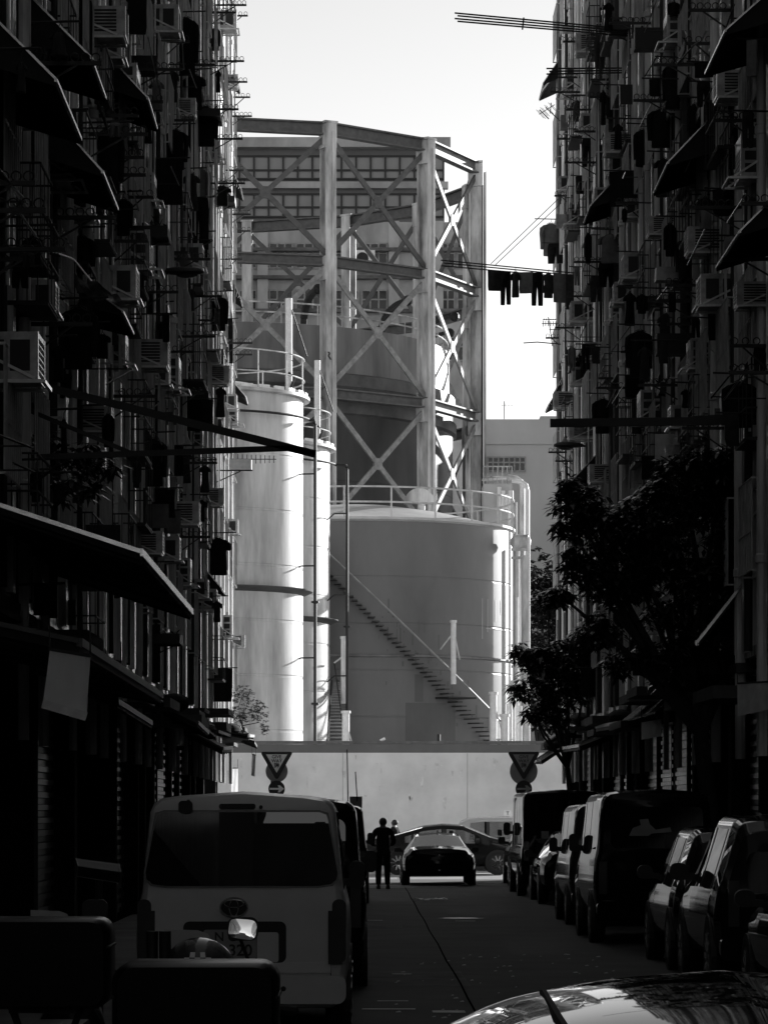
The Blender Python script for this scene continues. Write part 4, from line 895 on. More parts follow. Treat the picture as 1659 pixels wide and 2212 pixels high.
# --- hooked drying brackets
def rack_proto(L, nr, strut=True):
    t = thing('drying_bracket', 'x', 'bracket', (0,0,0)); m = MB(); m.bar((0,0,0),(L,0,0),.035,.045); m.bar((.012,0,.12),(.012,0,-.45),.025,.10)
    if strut: m.bar((.02,0,-.40),(L*.72,0,-.02),.022)
    m.build('arm', ironM, t, world=False)
    m = MB()
    for k in range(nr):
        cx = L-.06-k*(L*.72)/nr; m.tube([(cx+.045*math.sin(a), 0, .065+.045*math.cos(a)) for a in (R(-160+k2*33) for k2 in range(10))], .008, 5)
    m.build('pole_hook', ironM, t, world=False); return t
RK = [[rack_proto(.78,5), False], [rack_proto(.95,6), False], [rack_proto(.62,3), False]]
RL = [(533,11),(511,27),(536,34),(528,132),(535,177),(541,210),(516,236),(545,251),(528,368),(530,396),(543,463),(543,499),(546,741),(546,766),(353,220),(320,290),(313,340),(420,260),(220,137),(316,378),(333,426),(100,455),(77,396),(320,521),(143,539),(386,631),(463,692),(466,727),(340,856),(70,560),(250,470),(480,640),(440,850),(455,560),(200,700),(525,560),(470,1000),(455,1160),(420,760),(525,300),(300,250),(410,90),(395,150),(465,140)]
RRR = [(1187,199),(1222,237),(1272,210),(1367,217),(1240,284),(1197,423),(1219,351),(1205,167),(1275,172),(1315,50),(1486,22),(1479,94),(1479,448),(1199,708),(1178,730),(1399,651),(1436,616),(1576,747),(1239,566),(1184,977),(1199,996),(1379,832),(1287,838),(1292,817),(1573,805),(1472,925),(1330,440),(1410,140),(1540,260),(1300,330),(1560,560),(1225,640),(1340,760),(1600,440),(1203,300),(1440,700),(1215,90)]
for side, L in ((-1,RL),(1,RRR)):
    for k, (x,y) in enumerate(L):
        q = RK[(k*5+1) % 3]; ln = (.78,.95,.62)[(k*5+1) % 3]
        p = place(side, x, y, ln); put(q[0], q[1], side, p, lab(('iron drying bracket with curled hooks','thin hooked pole bracket','strutted laundry bracket')[k % 3], side, x, y), 'hooked drying brackets on the tenement walls'); q[1] = True
# --- laundry
def loft(m, rows, seg=14):      # rows: (cx, z, halfwidth, halfdepth, phase)
    vs = []
    for cx, z, hw, hd, ph in rows:
        for k in range(seg):
            a = 2*math.pi*k/seg; f = 1+.22*math.sin(3*a+ph)+.12*math.sin(5*a+2*ph)
            vs.append((cx+hw*math.cos(a), hd*math.sin(a)*f+.012*math.sin(ph*2+cx*20), z))
    nn = len(rows); m.add(vs, [(i*seg+k, (i+1)*seg+k, (i+1)*seg+(k+1)%seg, i*seg+(k+1)%seg) for i in range(nn-1) for k in range(seg)]+[tuple(range(seg)), tuple(range((nn-1)*seg, nn*seg))[::-1]])
def garment(kind, wd, ht, rng):
    m = MB(); h = wd/2; ph = rng.random()*6
    if kind in ('shirt','jacket','tee','dress'):
        bw_ = h*.66 if kind != 'dress' else h*.62
        fl = 1.25 if kind == 'dress' else 1.06
        loft(m, [(0,0,h*.17,.03,ph),(0,-ht*.03,h*.3,.04,ph),(0,-ht*.07,bw_*.92,.05,ph),(0,-ht*.2,bw_,.06,ph+.2),(0,-ht*.45,bw_*.96,.06,ph+.6),(0,-ht*.7,bw_*1.0*fl**.5,.065,ph+1),(0,-ht*.95,bw_*fl,.07,ph+1.4),(0,-ht*(.98+.02*rng.random()),bw_*fl*.97,.06,ph+1.5)])
        sl = {'tee':.34,'dress':.25}.get(kind, .80)
        for s in (-1,1):
            ex = h*(.98 if kind != 'tee' else 1.0); r0 = h*.24
            loft(m, [(s*bw_*.72,-ht*.07,r0*.8,.045,ph),(s*(bw_*.72+ex)/2*1.08,-ht*.16,r0*.9,.045,ph),(s*(ex-r0*.6),-ht*min(sl,.32),r0*.85,.045,ph+.5),(s*(ex-r0*.75),-ht*sl*.75-.02,r0*.75,.04,ph+.9),(s*(ex-r0*.8),-ht*sl,r0*.68,.035,ph+1.2)], 10)
    elif kind == 'trousers':
        loft(m, [(0,0,h*.8,.03,ph),(0,-ht*.08,h*.86,.05,ph),(0,-ht*.28,h*.92,.06,ph)])
        for s in (-1,1): loft(m, [(s*h*.42,-ht*.2,h*.5,.055,ph),(s*h*.46,-ht*.5,h*.44,.05,ph+1),(s*h*.5,-ht*(.97+.03*rng.random()),h*.36,.045,ph+2)], 10)
    else:
        loft(m, [(0,.0,h,.018,ph),(0,-.04,h*.99,.03,ph),(0,-ht*.4,h*.96,.035,ph+.5),(0,-ht*.8,h*.97,.03,ph+1),(rng.uniform(-.02,.02),-ht,h*.93,.025,ph+1.3)], 18)
    return m
gmats = {'k': (clothK,'black'), 'd': (clothD,'dark'), 'g': (clothG,'grey'), 'w': (clothW,'pale')}
names = {'shirt':'shirt','jacket':'jacket','tee':'tee_shirt','dress':'dress','trousers':'trousers','towel':'towel'}
adj = {'shirt':'long-sleeved shirt','jacket':'heavy jacket','tee':'tee shirt','dress':'straight dress','trousers':'pair of trousers','towel':'hanging towel'}
BAR0 = None
def hang(side, x, y, wpx, hpx, kind, tone, bar=True, off=None, Yfix=None):
    rng = random.Random(int(x*13+y))
    if Yfix: p = at(x, y, Yfix)
    else:
        o = off or .62
        for _ in range(3):
            p = place(side, x, y, o); wm = wpx*p.y/F; o = max(off or 0, wm/2+.12)
        p = place(side, x, y, o)
    wm, hm = wpx*p.y/F, hpx*p.y/F; zt = p.z+hm/2
    mt, tn = gmats[tone]; m = garment(kind, wm, hm, rng)
    a = rng.uniform(-.28,.28); ca, sa = math.cos(a), math.sin(a)
    m.v = [Vector((p.x+q.x*ca-q.y*sa, p.y+q.x*sa+q.y*ca, zt+q.z)) for q in m.v]
    ob = m.build(names[kind], mt, None, True, loc=(p.x,p.y,zt), label=lab(f"{tn} {adj[kind]} hung out to dry", side, x, y), cat={'tee':'tee shirt'}.get(kind,kind), group='laundry hung along the facades')
    if kind in ('shirt','jacket','tee','dress'):
        m = MB(); m.tube([(p.x-wm*.2*ca,p.y-wm*.2*sa,zt-.02),(p.x,p.y,zt+.03),(p.x+wm*.2*ca,p.y+wm*.2*sa,zt-.02)], .006, 5); m.tube([(p.x,p.y,zt+.03),(p.x,p.y,zt+.07),(p.x+.02,p.y,zt+.10),(p.x,p.y,zt+.115)], .005, 5); m.build('hanger', ironM, ob)
        zb = zt+.10
    else: zb = zt+.0
    if bar:
        d = -side; xw = XL if side < 0 else XR; x1 = p.x+d*(wm/2+.12)
        tb = thing('clothes_pole', lab('thin bamboo clothes pole', side, x, y-hpx/2-6), 'pole', (xw,p.y,zb), 'clothes poles on the facades'); m = MB(); m.tube([(xw,p.y,zb),(x1,p.y,zb+.02)], .014, 6); m.build('cane', ironM, tb)
        m = MB(); m.lathe([(.014,0),(.035,.01),(.035,.05),(.014,.06)], 8, axis='x', o=(min(xw,xw+d*.07) if d > 0 else xw-.07,p.y,zb)); m.build('socket', ironM, tb)
GL = [(403,100,57,125,'jacket','k'),(398,143,26,30,'towel','g'),(420,200,50,78,'tee','k'),(445,273,54,88,'shirt','k'),(380,325,57,88,'jacket','k'),(233,350,74,140,'jacket','k'),(360,393,72,100,'towel','k'),(436,400,30,74,'shirt','g'),(413,416,42,82,'dress','d'),(430,483,50,112,'trousers','k'),(183,60,40,120,'trousers','k'),(290,33,58,82,'towel','k'),(321,27,18,60,'towel','d'),(373,187,30,70,'tee','d'),(480,423,40,44,'tee','k'),(177,551,62,82,'shirt','k'),(170,731,86,135,'jacket','k'),(240,690,30,110,'towel','d'),(473,677,42,76,'jacket','k'),(494,737,24,96,'trousers','k'),(430,897,64,68,'towel','k'),(333,1000,60,104,'jacket','k'),(320,655,22,45,'towel','k'),(353,674,18,42,'towel','k'),(413,648,22,46,'tee','d'),(436,534,38,46,'tee','k'),(143,830,28,62,'trousers','k'),(472,1202,56,82,'tee','k'),(351,1087,58,62,'towel','k'),(374,1128,36,50,'towel','g'),(481,1480,44,72,'towel','k'),(300,620,40,60,'dress','d'),(466,85,22,50,'shirt','d'),(268,470,42,80,'shirt','k'),(400,1010,36,70,'dress','d'),(330,480,34,60,'trousers','d')]
GR = [(1429,277,64,86,'jacket','k'),(1434,272,30,44,'towel','g'),(1386,321,40,82,'shirt','k'),(1319,234,24,46,'towel','k'),(1593,311,32,82,'dress','k'),(1452,187,46,100,'jacket','k'),(1349,408,68,76,'towel','k'),(1599,57,14,30,'towel','k'),(1432,384,42,86,'dress','d'),(1190,518,52,72,'shirt','g'),(1200,548,40,44,'trousers','k'),(1317,538,55,62,'tee','g'),(1312,595,48,54,'trousers','k'),(1382,765,66,102,'jacket','k'),(1436,718,35,82,'dress','d'),(1369,835,44,46,'towel','k'),(1302,899,48,76,'jacket','k'),(1596,875,76,102,'jacket','k'),(1289,625,34,56,'trousers','d'),(1440,968,54,62,'towel','w'),(1418,1012,72,50,'towel','k'),(1640,778,30,52,'trousers','k'),(1344,1363,42,106,'jacket','k'),(1274,1474,44,62,'towel','k'),(1381,1415,44,90,'jacket','k'),(1262,790,30,50,'tee','k'),(1480,560,46,90,'shirt','d'),(1545,700,34,70,'towel','k'),(1270,330,30,60,'trousers','k'),(1245,240,24,46,'tee','d'),(1500,260,36,70,'shirt','k')]
for g in GL: hang(-1, *g)
for g in GR: hang(1, *g)
# --- awnings over windows: sheet, ribs, struts
def awning(side, x, y, off, drop, ln, label, stripe=False):
    p = place(side, x, y, off); d = -side; xw = XL if side < 0 else XR
    t = thing('awning', label, 'awning', (xw, p.y, p.z), 'sheet awnings over tenement windows'); y0, y1 = p.y, p.y+ln
    m = MB(); nr = max(6, int(ln/.12)); vs = []
    for k in range(nr*2+1):
        yy = y0+ln*k/(nr*2); e = .02*(k % 2); vs += [(xw+d*.01,yy,p.z+drop+e),(p.x,yy,p.z+e)]
    m.add(vs, [(2*k,2*k+1,2*k+3,2*k+2) for k in range(nr*2)]); vs2 = [(a[0],a[1],a[2]-.015) for a in vs]; m.add(vs2, [(2*k,2*k+2,2*k+3,2*k+1) for k in range(nr*2)])
    m.build('sheet', awnM, t)
    for yy in (y0, y1): m = MB(); m.add([(xw,yy,p.z+drop),(p.x,yy,p.z),(p.x,yy,p.z-.05),(xw,yy,p.z+drop*.25)], [(0,1,2,3)]); m.build('side_sheet', awnM, t)
    m = MB(); m.bar((xw,y0-.02,p.z+drop+.01),(p.x,y0-.02,p.z+.01),.022); m.bar((p.x,y0-.02,p.z),(p.x,y1,p.z),.03)
    if stripe:
        for k in range(7): u = (k+.5)/7; m.bar((xw+(p.x-xw)*u,y0-.025,p.z+drop*(1-u)),(xw+(p.x-xw)*u*.9,y0-.025,p.z+drop*.3*(1-u)-.02),.02)
    m.build('trim_and_glint_bar', awnE if not stripe else pipeM, t)
AWL = [(122,174,.95,.95,2.6),(197,125,.8,.8,2),(222,372,.9,1.0,2.2),(320,213,.75,.8,2),(515,176,.36,.75,1.4),(521,408,.42,.9,1.6),(520,644,.40,.9,1.5),(531,857,.52,.62,1.6),(479,1272,.5,.6,2),(266,674,.8,.6,1.8)]
AWR = [(1173,180,.62,.92,2.0),(1275,444,.8,.85,2.0),(1442,352,.95,1.0,2.4),(1597,501,.95,.95,2.6),(1237,782,.5,.7,1.8),(1185,874,.45,.7,1.6),(1205,832,.30,.5,1.5),(1232,1042,.75,.8,2),(1566,67,.9,.8,2.4)]
for side, L in ((-1,AWL),(1,AWR)):
    for k,(x,y,o,dr,ln) in enumerate(L): awning(side, x, y, o, dr, ln, lab(('dark sloping sheet awning','corrugated window awning','rusty ribbed awning')[k % 3], side, x, y), k in (4,5,6))
# --- flower cages / metal window cages low on both sides
def cage(side, x, y, w_, h_, ln):
    p = place(side, x, y, w_/2+.02); d = -side; xw = XL if side < 0 else XR; t = thing('window_cage', lab('barred metal window cage', side, x, y), 'cage', (xw,p.y,p.z), 'metal window cages'); m = MB()
    for k in range(6):
        for yy in (p.y, p.y+ln): m.bar((xw+d*w_*k/5,yy,p.z-h_/2),(xw+d*w_*k/5,yy,p.z+h_/2),.012)
    for k in range(4): m.bar((xw+d*w_,p.y+ln*k/3,p.z-h_/2),(xw+d*w_,p.y+ln*k/3,p.z+h_/2),.010)
    for z in (p.z-h_/2,p.z,p.z+h_/2):
        for yy in (p.y,p.y+ln): m.bar((xw,yy,z),(xw+d*w_,yy,z),.02)
        m.bar((xw+d*w_,p.y,z),(xw+d*w_,p.y+ln,z),.02)
    m.build('bars', ironM, t); m = MB(); m.box((xw+d*w_/2,p.y+ln/2,p.z-h_/2-.02),(w_,ln,.03)); m.build('tray', ironM, t)
def slant(side, x0, y0, x1, y1, tone):
    p = place(side, (x0+x1)/2, (y0+y1)/2, .6); t = thing('slanting_pole', lab('thin slanting metal pole' if tone else 'dark slanting bamboo pole', side, (x0+x1)/2, (y0+y1)/2), 'pole', p, 'slanting poles on the facades')
    a, b = at(x0,y0,p.y), at(x1,y1,p.y+.4); m = MB(); m.tube([a,b], .012, 6); m.build('rod', chrome if tone else ironM, t); m = MB(); m.tube([b, b+Vector((0,0,.02)), Vector((XL if side < 0 else XR, p.y+.4, b.z+.02))], .01, 5); m.build('hook', ironM, t)
for a in ((1418,0,1392,70,1),(1509,86,1461,139,1),(1416,205,1381,275,1),(1437,219,1428,240,1),(1586,8,1564,68,1),(1611,418,1570,481,1),(1527,485,1484,573,1),(1445,614,1418,649,1),(1361,704,1318,762,1),(1593,790,1535,860,1),(1617,794,1562,864,1),(1350,372,1345,385,1),(1420,120,1392,165,0),(1290,440,1272,474,0),(1270,690,1252,730,0),(1330,842,1310,880,1),(1348,830,1322,872,1),(1500,330,1478,372,1)): slant(1,*a)
for a in ((320,80,350,222,1),(200,185,232,280,0),(222,230,235,290,1),(410,150,425,190,1),(0,366,60,440,1),(30,440,95,535,1),(395,95,398,150,1),(370,360,388,400,1),(290,420,300,455,1),(300,905,345,870,1),(0,940,72,968,1),(30,1000,75,1020,1),(330,925,350,960,1),(440,1240,446,1275,1),(230,830,285,800,1),(420,540,460,520,0),(130,1000,70,1050,0)): slant(-1,*a)
_r = random.Random(31)
for k in range(34):
    for sd in (-1,1):
        x = _r.uniform(30,480) if sd < 0 else _r.uniform(1225,1640); y = _r.uniform(20,1330 if sd < 0 else 960); dens = 1-.5*abs(x-(480 if sd < 0 else 1225))/480
        hang(sd, x, y, _r.uniform(16,44)*(.6+.6*(1-dens)*2), _r.uniform(30,80), _r.choice(('towel','tee','trousers','shirt','towel','dress')), _r.choice('kkkddg'), off=_r.uniform(.3,.8))
for k in range(18):
    cage(-1, _r.uniform(20,470), _r.choice((60,150,250,350,450,560,660,760,860,960,1060,1180,1250,1330)), _r.uniform(.3,.55), _r.uniform(.5,1.1), _r.uniform(.8,1.6)); cage(1, _r.uniform(1235,1640), _r.choice((60,150,250,330,430,520,610,700,790,880,960)), _r.uniform(.3,.55), _r.uniform(.5,1.1), _r.uniform(.8,1.6))
for a in ((410,760,.6,1.1,1.5),(445,700,.5,1.2,1.6),(150,330,.45,1.0,1.6),(480,560,.45,1.1,1.4),(460,1420,.5,1.0,1.5),(380,480,.5,1.1,1.6),(280,900,.5,1.1,1.6),(430,1120,.4,1,1.5)): cage(-1,*a)
for a in ((1290,560,.5,1.1,1.6),(1245,450,.45,1.1,1.5),(1370,920,.5,1.1,1.6),(1520,420,.5,1.1,1.6),(1300,120,.5,1.1,1.5),(1240,900,.5,1.0,1.4),(1420,580,.5,1.0,1.5),(1580,240,.45,1,1.6),(1255,1130,.5,1,1.4)): cage(1,*a)
def wallbox(sd, x, y, kind):
    o = _r.uniform(.12,.4) if 150 < x < 1500 else .15; p = place(sd, x, y, o); d = -sd; xw = XL if sd < 0 else XR; w2 = o*2-.04
    if kind == 'planter':
        t = thing('planter', lab('trough planter with straggly leaves', sd, x, y), 'planter', (xw,p.y,p.z), 'planters on the facades'); m = MB(); ln = _r.uniform(.5,1.1)
        m.box((xw+d*w2/2,p.y,p.z), (w2,ln,.16)); m.build('trough', acD, t); m = MB(); m.bar((xw,p.y,p.z-.1),(xw+d*w2,p.y,p.z-.1),.03); m.bar((xw,p.y,p.z-.35),(xw+d*w2*.8,p.y,p.z-.1),.02); m.build('bracket', ironM, t)
        m = MB()
        for k in range(26): q = Vector((xw+d*w2*_r.random(), p.y+_r.uniform(-ln/2,ln/2), p.z+.08)); leaf(m, q, Vector((_r.uniform(-1,1),_r.uniform(-1,1),_r.uniform(.3,1.6))), _r.uniform(.12,.34), .03, _r.uniform(.2,1.4))
        m.build('leaves', leafM, t)
    else:
        h = _r.uniform(.15,.45); t = thing('wall_board', lab(('pale upright side board','dull metal meter box')[kind == 'meter'], sd, x, y), 'board', (xw,p.y,p.z), 'boards and boxes fixed to the facades'); m = MB(); m.box((xw+d*w2/2,p.y,p.z), (w2,.03 if kind == 'board' else .35,h)); m.build('panel', (acM, clothG, acD, acD, clothD)[int(_r.random()*5)], t); m = MB(); m.bar((xw,p.y+.05,p.z+h*.3),(xw+d*w2*.9,p.y+.05,p.z+h*.3),.025); m.bar((xw,p.y+.05,p.z-h*.3),(xw+d*w2*.9,p.y+.05,p.z-h*.3),.025); m.build('batten', ironM, t)
def leaf(m, p, d, ln, wd, droop):
    d = d.normalized(); sd_ = d.cross(Vector((0,0,1))); sd_ = sd_.normalized() if sd_.length > .05 else Vector((1,0,0))
    q = p+d*ln*.5+Vector((0,0,-droop*ln*.15)); e = p+d*ln+Vector((0,0,-droop*ln*.5)); o = len(m.v)
    m.v += [p, q+sd_*wd, q-sd_*wd, e]; m.f += [(o,o+1,o+2),(o+1,o+3,o+2)]
for k in range(26):
    for sd in (-1,1):
        x = _r.uniform(20,485) if sd < 0 else _r.uniform(1222,1645); wallbox(sd, x, _r.uniform(20,1400 if sd < 0 else 980), ('board','meter','planter')[k % 3])
# --- hand-placed structures
def frame(name, label, cat, bars, mat=ironM, group=None, part='bar'):
    o = bars[0][0]; t = thing(name, label, cat, o, group)
    for b in bars: m = MB(); m.bar(b[0], b[1], b[2], b[3] if len(b) > 3 else None); m.build(part, mat, t)
    return t
Y = 34.5
frame('sign_frame', 'empty black steel signboard frame jutting far out from the left wall', 'sign frame', [(at(-5,991,Y),at(625,968,Y),.05,.06),(at(0,811,Y),at(682,981,Y),.05,.08),(at(0,860,Y),at(300,985,Y),.03,.045),(at(625,968,Y),at(682,981,Y),.05,.05)])
Y = 44.8
frame('sign_frame', 'straight black steel beam jutting out from the right wall above the tree', 'sign frame', [(at(1188,914,Y),at(1660,908,Y),.09,.11),(at(1495,905,Y),at(1660,895,Y),.08,.07)])
def poles(label, pa, pb, n, dz, Ya, mat=ironM):
    t = thing('bamboo_poles', label, 'poles', at(*pb,Ya))
    for k in range(n): m = MB(); m.tube([at(pa[0]+(k%2)*6,pa[1]+k*dz,Ya),at(pb[0],pb[1]+k*dz*.8,Ya+.3)], .017, 6); m.build('pole', mat, t)
    return t
t = poles('bundle of long bamboo poles sticking out over the street, top right', (982,28), (1390,66), 4, 6, 64)
m = MB(); m.bar(at(1131,38,63.9), at(1128,64,63.9), .03); m.bar(at(1290,52,63.9), at(1286,80,63.9), .03); m.build('clamp', ironM, t)
t = poles('second bamboo pole bundle lying along the right wall, below the long one', (1180,148), (1370,147), 3, 6, 66)
t = poles('laundry poles reaching out over the street in front of the gas holder', (952,562), (1262,592), 3, 6, 81)
for k,(x,wd,h,kd,tn) in enumerate(((1068,26,40,'towel','d'),(1092,22,70,'trousers','k'),(1113,18,52,'tee','d'),(1136,26,42,'towel','g'),(1160,24,68,'trousers','k'),(1184,24,50,'shirt','d'),(1210,28,58,'towel','g'),(1240,34,72,'towel','d'))):
    hang(1, x, 586+h/2+(x-1060)*.05, wd+5, h+4, kd, tn, bar=False, Yfix=81.05)
# wires
def wire(label, pts, r=.008):
    t = thing('cable', label, 'cable', pts[0]); m = MB(); m.tube(pts, r, 5); m.build('strand', ironM, t)
wire('thin twin wire slanting from the poles up to the right wall, upper strand', [at(1060,570,84),at(1205,430,84)], .010)
wire('thin twin wire slanting from the poles up to the right wall, lower strand', [at(1070,572,84.2),at(1212,438,84.2)], .010)
def cable(label, pts, r, mat): 
    t = thing('cable', label, 'cable', pts[0]); m = MB(); m.tube(pts, r, 6); m.build('sheath', mat, t)
greyC = M('pale_cable', .45, .4, var=.3)
cable('pale cable draped diagonally down the upper left facade', [at(0,366,32),at(50,425,33),at(95,536,35.5),at(160,560,37.5),at(205,615,40),at(240,680,43)], .012, greyC)
cable('pale cable running down past the dark towel, upper left', [at(320,80,56),at(332,150,57),at(350,224,60)], .012, greyC)
cable('pale curved cable loop hanging on the right facade', [at(1545,690,49),at(1533,720,49),at(1535,755,49),at(1560,780,50),at(1580,780,50.5)], .010, greyC)
def lampfix(label, head, wallp, Y, s):
    t = thing('street_lamp', label, 'street lamp', wallp); m = MB(); c = Vector(head)
    secs = [(-.62,.03,.03),(-.5,.10,.07),(-.2,.16,.10),(.2,.17,.10),(.42,.12,.08),(.55,.03,.03)]; vs = []
    for u, hw, hh in secs: vs += [(c.x+s*u*.62, c.y+hw*math.cos(a), c.z+hh*math.sin(a)*(1 if math.sin(a) > 0 else .5)) for a in (2*math.pi*k/12 for k in range(12))]
    m.add(vs, [(i*12+k,i*12+(k+1)%12,(i+1)*12+(k+1)%12,(i+1)*12+k) for i in range(5) for k in range(12)]); m.build('lamp_head', plast, t, True)
    m = MB(); m.tube([c-Vector((s*.36,0,.0)), c-Vector((s*.62,0,.02)), c-Vector((s*.8,0,.12)), Vector(wallp)], .03, 8); m.build('arm', ironM, t, True)
    m = MB(); m.ball((c.x+s*.05,c.y,c.z-.05),.12,10,6,(1.6,1,.5)); m.build('lamp_glass', lampM, t, True)
lampfix('oval street lamp head on a curved arm, middle of the left facade', at(398,588,58), Vector((XL+.02,58,at(300,605,58).z-.05)), 58, 1)
lampfix('flat street lamp head on a bent arm over the tree at right', at(1226,963,78), Vector((XR-.02,78,at(1285,1010,78).z-.3)), 78, -1)
# antennas
t = thing('tv_antenna', 'yagi antenna pointing out from the left building edge before the white silo', 'antenna', place(-1,500,990,.3)); yagi(t, place(-1,500,992,.3), at(604,995,89).x-place(-1,500,992,.3).x, 10, 1, el=.28)
p = place(-1,520,1004,.75); m = MB(); m.box(p,(.55,.4,.24)); m.build('signal_box', whiteP, t); m = MB(); m.bar((XL,p.y,p.z-.14),(p.x+.3,p.y,p.z-.14),.03); m.bar((XL,p.y,p.z-.5),(p.x,p.y,p.z-.16),.025); m.build('bracket', ironM, t)
p = at(1190,715,86); t = thing('tv_antenna', 'television antenna with short rods against the sky, right building edge', 'antenna', p); m = MB(); m.tube([at(1184,685,86),at(1193,748,86)], .014, 5); m.tube([at(1130,741,86),at(1160,739,86),at(1216,744,86)], .016, 5); m.tube([at(1186,712,86),at(1218,712,86)], .012, 5); m.build('mast', ironM, t); yagi(t, at(1170,699,86), .4, 6, 1, el=.16); yagi(t, at(1172,690,86), .36, 6, 1, name='boom', el=.05)
p = at(1190,240,86); t = thing('tv_antenna', 'tangled tilted television antenna against the sky, upper right', 'antenna', p); m = MB(); m.tube([at(1165,237,86),at(1185,257,86)], .016, 5); m.tube([at(1178,232,86),at(1210,262,86),at(1235,266,86)], .014, 5); m.tube([at(1190,222,86),at(1188,245,86)], .012, 5); m.build('mast', ironM, t)
m = MB()
for k in range(8): u = k/7; c = at(1166+30*u,246-18*u+4*(k % 2),86); m.tube([c-Vector((.10,.05,-.1)), c+Vector((.10,.05,-.1))], .007, 4)
m.tube([at(1164,247,86),at(1198,226,86)], .010, 5); m.build('rods', ironM, t)
# shop canopies
def canopy(name, label, quad, th, mat, edge=None, cat='canopy'):
    t = thing(name, label, cat, quad[0]); m = MB(); q = [Vector(v) for v in quad]; m.add(q+[v-Vector((0,0,th)) for v in q], [(0,1,2,3),(7,6,5,4),(0,4,5,1),(1,5,6,2),(2,6,7,3),(3,7,4,0)]); m.build('sheet', mat, t)
    for k in range(5):
        u = .02+.96*k/4; a = q[0].lerp(q[3], u); b = q[1].lerp(q[2], u); m = MB(); m.bar(a-Vector((0,0,th+.02)), b-Vector((0,0,th+.02)), .03); m.build('rafter', ironM, t)
    if edge:
        m = MB(); m.bar(q[1]+Vector((0,0,.01)), q[2]+Vector((0,0,.01)), .05, .07); m.bar(q[0]+Vector((0,0,.02)),q[1]+Vector((0,0,.02)),.05,.04); m.build('fascia', edge, t)
    return t
edgeM = M('canopy_fascia', .65, .22, var=.3, metal=.75)
canopy('shop_canopy', 'large dark shop canopy with pale metal edge at the lower left', [(XL,30,4.80),(-2.05,30,4.24),(-2.05,39,4.24),(XL,39,4.80)], .06, awnM, edgeM)
canopy('shop_canopy', 'lower dark canopy beneath the large canopy at lower left', [(XL,27,3.55),(-2.35,27,3.25),(-2.35,38,3.2),(XL,38,3.5)], .08, awnM, M('canopy_edge_dull', .06, .5, var=.4))
_c = random.Random(77)
for sd, ya, yb_ in ((-1,40,86.5),(1,48,89.2)):
    y = ya; k = 0
    while y < yb_-2:
        ln = min(_c.uniform(3.2,7.5), yb_-y); xw = XL if sd < 0 else XR; d = -sd; of = _c.uniform(.55,1.1); z0 = _c.uniform(3.55,4.05); dz = _c.uniform(.1,.55); tilt = _c.uniform(-.12,.12)
        q = [(xw,y,z0),(xw+d*of,y,z0-dz),(xw+d*of,y+ln-.15,z0-dz+tilt),(xw,y+ln-.15,z0+tilt*.5)]
        if sd > 0: q = q[::-1]
        px = VX+(xw+d*of)*F/(y+ln/2); py = VY-(z0-dz-H)*F/(y+ln/2)
        canopy('shop_canopy', lab(('sagging dark shop canopy','short ribbed shop canopy','patched sheet shop canopy')[k % 3], sd, px, py), q, _c.uniform(.03,.1), awnM, (edgeM, None, M('canopy_edge_dull', .06, .5, var=.4))[k % 3] if sd > 0 else (M('canopy_edge_dull', .06, .5, var=.4), None)[k % 2])
        if k % 2 == 0:
            t = thing('bundle', lab('lumpy wrapped bundle left on a canopy', sd, px, py-12), 'bundle', (xw+d*of*.5,y+ln*.5,z0)); m = MB(); m.ball((xw+d*of*.5,y+ln*.5,z0-dz*.4+.12), .22, 10, 7, (1.2,2.0,.7)); m.build('wrapping', clothK if k % 4 else clothD, t, True); m = MB(); m.tube([(xw+d*of*.5+.27*math.cos(a),y+ln*.5,z0-dz*.4+.12+.16*math.sin(a)) for a in (2*math.pi*q_/12 for q_ in range(13))], .012, 5); m.build('cord', ironM, t)
        y += ln+_c.uniform(-.1,1.2); k += 1
canopy('tarp_awning', 'steep tarpaulin awning with bright slanting edge at lower right', [(XR,46.4,at(1620,1240,46.4).z),(at(1505,1390,46.4).x,46.4,at(1505,1390,46.4).z),(at(1505,1390,46.4).x,51,at(1505,1390,46.4).z),(XR,51,at(1620,1240,46.4).z)], .03, awnM, edgeM, 'awning')
# banners and panels
def panel(name, label, quad, mat, cat='banner', strip=None, th=.012):
    t = thing(name, label, cat, quad[0]); q = [Vector(v) for v in quad]; m = MB(); vs = []; nx, ny = 8, 10
    for j in range(ny+1):
        for i in range(nx+1):
            u, v_ = i/nx, j/ny; a = q[0].lerp(q[1],u); b = q[3].lerp(q[2],u); c = a.lerp(b,v_); c.y += .012*math.sin(u*9+v_*3)+.006*math.sin(u*23+1); vs.append(c)
    fs = [(j*(nx+1)+i,j*(nx+1)+i+1,(j+1)*(nx+1)+i+1,(j+1)*(nx+1)+i) for j in range(ny) for i in range(nx)]
    m.add(vs, fs); m.add([v+Vector((0,th,0)) for v in vs], [f[::-1] for f in fs]); m.build('sheet', mat, t, True)
    m = MB(); m.bar(q[0]+Vector((0,0,.01)), q[1]+Vector((0,0,.01)), .025); m.bar(q[0],q[0]+Vector((0,0,.25)),.012); m.bar(q[1],q[1]+Vector((0,0,.25)),.012); m.build('rod', ironM, t)
    if strip: m = MB(); m.bar(q[3]-Vector((0,.01,0)), q[2]-Vector((0,.01,0)), .03, .07); m.build('hem', strip, t)
Y = 25.2
panel('banner', 'blank pale grey hanging banner with lighter bottom strip, lower left', [at(108,1405,Y),at(196,1420,Y),at(188,1548,Y),at(93,1520,Y)], bannerM, strip=whiteP)
panel('plastic_sheet', 'crumpled pale plastic sheet hanging at the lower right edge', [at(1592,1478,42),at(1662,1474,42),at(1662,1532,42),at(1593,1547,42)], translucent('plastic_film', .9, .4, 5), 'plastic sheet')
